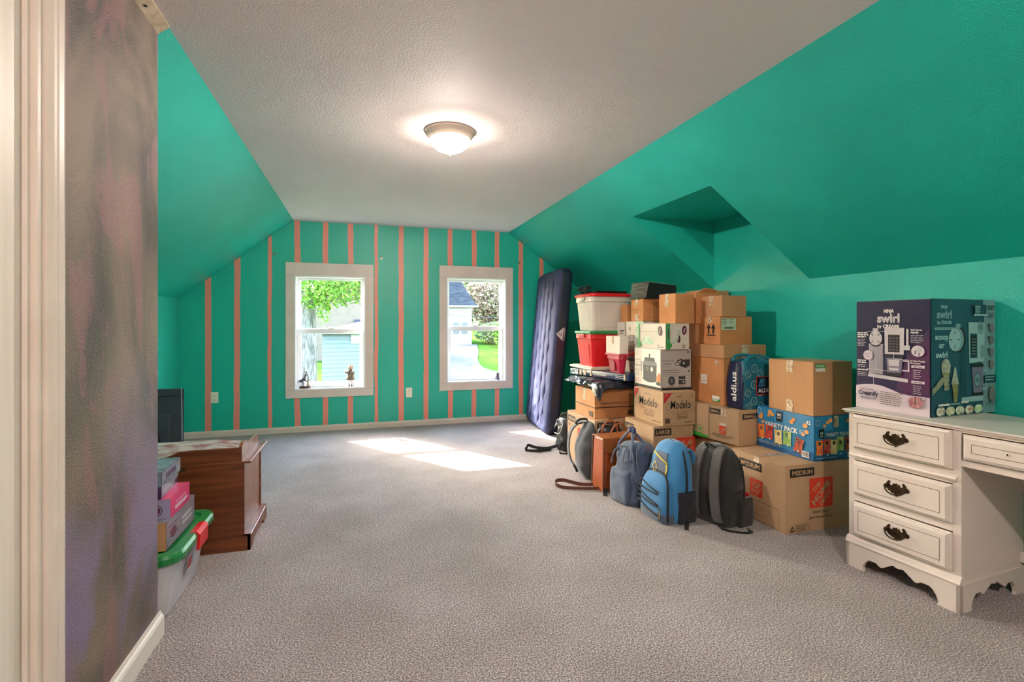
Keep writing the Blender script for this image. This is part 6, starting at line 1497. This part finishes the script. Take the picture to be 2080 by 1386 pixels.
for s in (-0.014, 0.014):
    q = MB(); q.tube([(s, 0, 0.085), (s, 0, 0.03)], [0.007, 0.0055], mat('white_stocking', '#b3aca2', rough=0.6)); q.tube([(s, 0.0, 0.03), (s, -0.004, 0.006), (s, -0.016, 0.0045)], [0.006, 0.0065, 0.0045], dark_m); q.build('leg', dl)
q = MB(); q.tube([(0.03, 0.012, 0.0), (0.03, 0.012, 0.10)], 0.003, bron); q.tube([(0.03, 0.012, 0.002), (0.0, 0.012, 0.002)], 0.006, bron, rb=0.002); q.build('display_stand', dl)
cup = empty('cup', (1.636, YB+0.026, s2), 0, label='small dark grey cup on the right end of the right window sill', cat='cup')
q = MB(); q.lathe([(0.002, 0), (0.027, 0), (0.029, 0.003), (0.026, 0.045), (0.024, 0.088), (0.022, 0.088), (0.024, 0.045), (0.025, 0.006), (0.002, 0.005)], 0, 0, mat('grey_glass', '#54505c', rough=0.25), n=32); q.build('cup_body', cup)
q = MB(); q.lathe([(0.025, 0.086), (0.0265, 0.0885), (0.025, 0.091), (0.0235, 0.0885)], 0, 0, mat('grey_rim', '#3f3c46', rough=0.3), n=32); q.build('rim', cup)

# ---------------------------------------------------------------- outdoors
GZ = -3.0
def terrain(x, y):
    k = [(6.8, -3.0), (12, -2.2), (16, -1.7), (24, -1.0), (40, -0.4), (60, 0.1), (160, 0.4)]
    for (a, b), (c, d) in zip(k, k[1:]):
        if y <= c: return b+(d-b)*(y-a)/(c-a)+0.06*math.sin(x*0.6+y*0.2)
    return k[-1][1]
grass = mat('lawn_grass', '#415a20', rough=0.9, spec=0.0, color2='#2b4a1c', nscale=0.5, ndetail=6, bump=0.5, bscale=8, bdist=0.05)
asph = mat('driveway', '#4c4a49', rough=0.9, spec=0.0, color2='#55534f', nscale=2)
v, f = [], []
xs_ = [-60+i*3.0 for i in range(51)]; ys_ = [6.8, 9, 12, 14, 16, 18, 20, 22, 24, 27, 30, 34, 38, 42, 48, 54, 60, 80, 110, 160]
for y_ in ys_:
    for x_ in xs_: v.append((x_, y_, terrain(x_, y_)))
for i in range(len(ys_)-1):
    for k in range(len(xs_)-1): o = i*len(xs_)+k; f.append((o, o+1, o+len(xs_)+1, o+len(xs_)))
q = MB(); q.add(v, f, grass, True); q.build('lawn', kind='structure')
road = crom([(9.5, 20.3, 0), (6.0, 21.2, 0), (4.6, 23.5, 0), (5.2, 28.0, 0), (6.6, 34.0, 0), (7.6, 39.0, 0)], 6)
v, f = [], []
for i, p_ in enumerate(road):
    t_ = (road[min(i+1, len(road)-1)]-road[max(i-1, 0)]).normalized(); nn = Vector((-t_.y, t_.x, 0))*1.15
    for s_ in (-1, 1): w_ = p_+nn*s_; v.append((w_.x, w_.y, terrain(w_.x, w_.y)+0.08))
for i in range(len(road)-1): f.append((2*i, 2*i+1, 2*i+3, 2*i+2))
q = MB(); q.add(v, f, asph, True); q.build('driveway', kind='structure')
bark = mat('maple_bark', '#857d76', rough=0.95, spec=0.0, color2='#4f4843', nscale=9, ndetail=6, stretch=(3, 3, 0.5), bump=1.0, bscale=14, bdist=0.05)
leafs = [mat('leaf_green', '#4b761d', rough=0.6, spec=0.1, color2='#63882a', nscale=2), mat('leaf_yellow', '#848232', rough=0.6, spec=0.1, color2='#6c7f2a', nscale=2), mat('leaf_olive', '#566133', rough=0.7, color2='#686e3f', nscale=1.5), mat('leaf_rust', '#7b684d', rough=0.7, color2='#725841', nscale=1.5)]
for m_ in leafs: m_.node_tree.nodes['Principled BSDF'].inputs['Subsurface Weight'].default_value = 0.0
def foliage(blobs, n, size, ms, seed):
    rr = random.Random(seed); mb = MB(); tot = sum(b[3]*b[4]*b[5] for b in blobs)
    for b in blobs:
        k = int(n*b[3]*b[4]*b[5]/tot)
        vs, fs = {m: [] for m in ms}, {m: [] for m in ms}
        for _ in range(k):
            d = Vector((rr.gauss(0, 1), rr.gauss(0, 1), rr.gauss(0, 1))).normalized()*rr.random()**0.4
            c = Vector((b[0]+d.x*b[3], b[1]+d.y*b[4], b[2]+d.z*b[5]))
            u = Vector((rr.gauss(0, 1), rr.gauss(0, 1), rr.gauss(0, 1))).normalized(); w = u.orthogonal().normalized(); s = size*rr.uniform(0.6, 1.3)
            m = ms[0] if rr.random() < 0.7 else rr.choice(ms)
            o = len(vs[m]); vs[m] += [c-u*s, c+w*s*0.55, c+u*s, c-w*s*0.55]; fs[m].append((o, o+1, o+2, o+3))
        for m in ms:
            if fs[m]: mb.add(vs[m], fs[m], m)
    return mb
def tree(label, x, y, trunk_r, height, blobs, n, size, ms, seed, group=None, bends=0.1, branches=()):
    root = empty('tree', (x, y, GZ if y < 13 else terrain(x, y)-0.1), label=label, cat='tree', group=group)
    rr = random.Random(seed); pts = []; rad = []
    N = 12
    for i in range(N+1):
        c = i/N; pts.append((bends*math.sin(c*3+seed), bends*0.6*math.sin(c*4), height*c)); rad.append(trunk_r*(1.55-0.55*min(1, c*4) if c < 0.25 else 1-0.45*(c-0.25)))
    mb = MB(); P_ = crom(pts, 3)
    R_ = []
    for i in range(len(P_)): c = i/(len(P_)-1); R_.append(trunk_r*((1+0.35*(1-c/0.12)) if c < 0.12 else (1-0.5*(c-0.12))))
    mb.tube(P_, R_, bark, n=20); mb.build('trunk', root)
    for bpts, br in branches:
        q = MB(); q.tube(crom(bpts, 5), [br*(1-0.7*i/(len(crom(bpts, 5))-1)) for i in range(len(crom(bpts, 5)))], bark, n=10); q.build('branch', root)
    if n:
        fo = foliage(blobs, n, size, ms, seed); fo.build('foliage', root, kind='stuff')
    return root
tree('big pale barked tree trunk close outside the left window', -1.12, 12.0, 0.225, 9.0,
     [(0.95, -0.6, 5.25, 1.25, 0.7, 0.62), (0.35, -0.5, 4.95, 0.75, 0.6, 0.45), (1.5, -0.4, 5.0, 0.6, 0.6, 0.5), (0.34, -0.4, 4.5, 0.18, 0.3, 0.32), (1.9, -0.2, 5.3, 0.7, 0.6, 0.8), (-1.58, 0, 9.75, 0.62, 0.4, 1.15), (-1.58, 0, 9.7, 0.60, 0.4, 1.1), (-1.62, 0, 9.8, 0.60, 0.4, 1.1), (-0.8, 0, 9.4, 0.7, 0.6, 0.9)], 15000, 0.045, [leafs[0], leafs[1]], 3, bends=0.03,
     branches=[([(0, 0, 4.6), (0.4, -0.3, 4.9), (1.0, -0.5, 5.2), (1.8, -0.5, 5.3)], 0.08), ([(0, 0, 5.6), (-0.3, 0, 7.0), (-0.9, 0, 8.6), (-1.6, 0, 9.6)], 0.1)])
tree('slender tree beyond the garage, in front of the tan house', 1.35, 24.0, 0.20, 7.0, [(0, 0, 6.6, 1.8, 1.5, 1.1)], 900, 0.14, [leafs[0], leafs[1]], 5, bends=0.18)
# light blue garage with lap siding just below the left window
sid = mat('pale_blue_siding', '#6f7c84', rough=0.6, spec=0.1, color2='#69767e', nscale=2); roofw = mat('pale_roof', '#888686', rough=0.7, color2='#807e7e', nscale=3); wht = mat('white_exterior', '#9d9da0', rough=0.6)
g = empty('garage', (-0.98, 14.0, GZ), 0, label='pale blue lap-sided garage with white trim, below the left window', cat='garage')
GW, GH = 2.35, 4.02
q = MB(); q.box(0, 0.03, 0, GW, 3.0, GH, sid); q.build('wall', g)
nb = 38
bme = None
for k in range(nb):
    q = MB(); h_ = GH/nb; q.add([(0, 0.0, k*h_), (GW, 0.0, k*h_), (GW, 0.022, (k+1)*h_), (0, 0.022, (k+1)*h_), (0, 0.03, k*h_), (GW, 0.03, k*h_)], [(0,1,2,3), (0,4,5,1)], sid); q.build('siding_board', g)
q = MB(); q.add([(-0.2, -0.25, GH), (GW+0.2, -0.25, GH), (GW+0.2, 3.2, GH), (-0.2, 3.2, GH), (GW/2+0.10, 1.4, GH+0.34), (-0.2, -0.25, GH-0.06), (GW+0.2, -0.25, GH-0.06), (GW+0.2, 3.2, GH-0.06), (-0.2, 3.2, GH-0.06)], [(0,1,4),(1,2,4),(2,3,4),(3,0,4),(0,5,6,1),(1,6,7,2),(2,7,8,3),(3,8,5,0),(5,8,7,6)], roofw); q.build('roof', g)
q = MB(); q.box(0.72, -0.03, 3.70, 1.12, 0.02, 3.98, wht); q.build('vent_window', g)
q = MB(); q.box(-0.45, -0.05, 2.10, 0.30, 0.0, 2.62, wht); q.build('window_frame', g); q = MB(); q.box(-0.45, -0.06, 2.16, 0.18, -0.045, 2.52, mat('dark_pane', '#40464a', rough=0.2)); q.build('pane', g)
# tan house
tan = mat('tan_stucco', '#66594c', rough=0.8, color2='#5e5246', nscale=3); shng = mat('grey_shingles', '#484850', rough=0.9, spec=0.0, color2='#34353d', nscale=2.5, stretch=(1, 1, 4), bump=0.6, bscale=9, bdist=0.04)
h1 = empty('house', (-3.2, 30.0, GZ), 0, label='tan stucco house beyond the tree, seen through the left window', cat='house')
q = MB(); q.box(0, 0, 0, 6.2, 5, 6.6, tan); q.build('wall', h1)
q = MB(); q.prism([(-0.5, 6.6), (6.7, 6.6), (3.1, 9.6)], 'y', -0.4, 5.4, shng); q.build('roof', h1)
q = MB(); q.box(3.02, -1.3, 0, 3.95, 0, 4.05, tan); q.build('dormer', h1); q = MB(); q.add([(2.8, -1.6, 4.05), (4.2, -1.6, 4.05), (4.2, 0, 4.5), (2.8, 0, 4.5), (2.8, -1.6, 3.95), (4.2, -1.6, 3.95), (4.2, 0, 4.4), (2.8, 0, 4.4)], [(0,1,2,3),(4,7,6,5),(0,4,5,1),(1,5,6,2),(2,6,7,3),(3,7,4,0)], shng); q.build('dormer_roof', h1)
for (x0, z0, x1, z1, yy) in ((3.95, 4.55, 4.35, 5.35, 0), (3.15, 3.2, 3.7, 3.8, -1.3), (5.3, 3.75, 5.65, 4.1, 0)):
    q = MB(); q.box(x0-0.06, yy-0.05, z0-0.06, x1+0.06, yy, z1+0.06, wht); wf = q.build('window_frame', h1); q = MB(); q.box(x0, yy-0.06, z0, x1, yy-0.05, (z0+z1)/2-0.02, MATS['dark_pane']); q.box(x0, yy-0.06, (z0+z1)/2+0.02, x1, yy-0.05, z1, MATS['dark_pane']); q.build('pane', wf)
# white house with a steep dark roof
h2 = empty('house', (6.1, 40.0, -0.5), 0, label='white sided house with steep dark shingle roof, seen through the right window', cat='house')
q = MB(); q.box(0, 0, -0.6, 2.48, 7, 3.22, wht); q.build('wall', h2)
for k in range(10):
    q = MB(); q.add([(0, -0.01, 0.32*k), (2.48, -0.01, 0.32*k), (2.48, 0.0, 0.32*k+0.32), (0, 0.0, 0.32*k+0.32), (0, -0.05, 0.32*k), (2.48, -0.05, 0.32*k)], [(4, 5, 2, 3), (4, 0, 1, 5)], wht); q.build('siding_board', h2)
q = MB(); q.prism([(-0.6, 3.15), (2.88, 3.15), (1.95, 4.4), (0.9, 6.2), (-0.6, 6.9)], 'y', -0.6, 7.5, shng); q.build('roof', h2)
q = MB(); q.box(-0.6, -0.66, 3.10, 2.92, -0.58, 3.24, wht); q.build('eave_board', h2)
for x0 in (0.95, 1.62):
    q = MB(); q.box(x0-0.05, -0.10, 0.90, x0+0.55, -0.05, 1.95, wht); wf = q.build('window_frame', h2); q = MB(); q.box(x0, -0.12, 0.96, x0+0.50, -0.10, 1.90, MATS['dark_pane']); q.build('pane', wf)
for x, y, hh, lb, ms in ((11.3, 46, 6.5, 'rust and olive leafed tree right of the white house', [leafs[3], leafs[2]]), (16.6, 50, 8.5, 'tan autumn tree at the right edge of the right window view', [leafs[3], leafs[1]]), (13.4, 64, 11.5, 'tall pale green tree behind the white house', [leafs[2], leafs[0]])):
    tree(lb, x, y, 0.22, hh*0.55, [(0, 0, hh*0.62, 2.4, 2.0, hh*0.36), (1.2, 0, hh*0.42, 1.6, 1.4, hh*0.22)], 2600, 0.22, ms, int(x*3))
def bush(label, x, y, rx, rz, n, ms, seed):
    b = empty('bush', (x, y, terrain(x, y)-0.05), label=label, cat='bush'); 
    q = MB(); q.tube([(0, 0, 0), (0.1, 0, rz*0.7)], [0.08, 0.03], bark); q.build('stem', b)
    foliage([(0, 0, rz*0.75, rx, rx*0.8, rz*0.8)], n, 0.15, ms, seed).build('foliage', b, kind='stuff')
bush('leafy green bush beside the white house', 10.3, 36, 0.9, 1.4, 1500, [leafs[0], leafs[2]], 71)
bush('tall brushy shrub on the right of the lawn', 9.3, 27, 0.8, 1.3, 1700, [leafs[2], leafs[3]], 72)
bush('dark spreading shrub in the middle of the lawn', 11.0, 40, 2.2, 1.2, 1800, [leafs[2], leafs[0]], 73)
# a far hedge of trees closes the view
tl = empty('tree_line', (0, 85, GZ), label='pale distant line of trees closing the view beyond both windows', cat='trees')
foliage([(-30+k*9, (k % 3)*3, 6+(k % 2)*1.5, 6.5, 3, 7.5) for k in range(11)], 9000, 0.75, [leafs[2], leafs[3], leafs[0]], 9).build('foliage', tl, kind='stuff')
pole = empty('power_line', (0, 22, 0), label='thin black power line crossing in front of the white house', cat='cable')
q = MB(); q.tube(crom([(2.0, 0, 1.75), (5.0, 1, 1.58), (9.0, 3, 1.45), (14.0, 5, 1.5)], 6), 0.012, blackp, n=5); q.build('wire', pole)
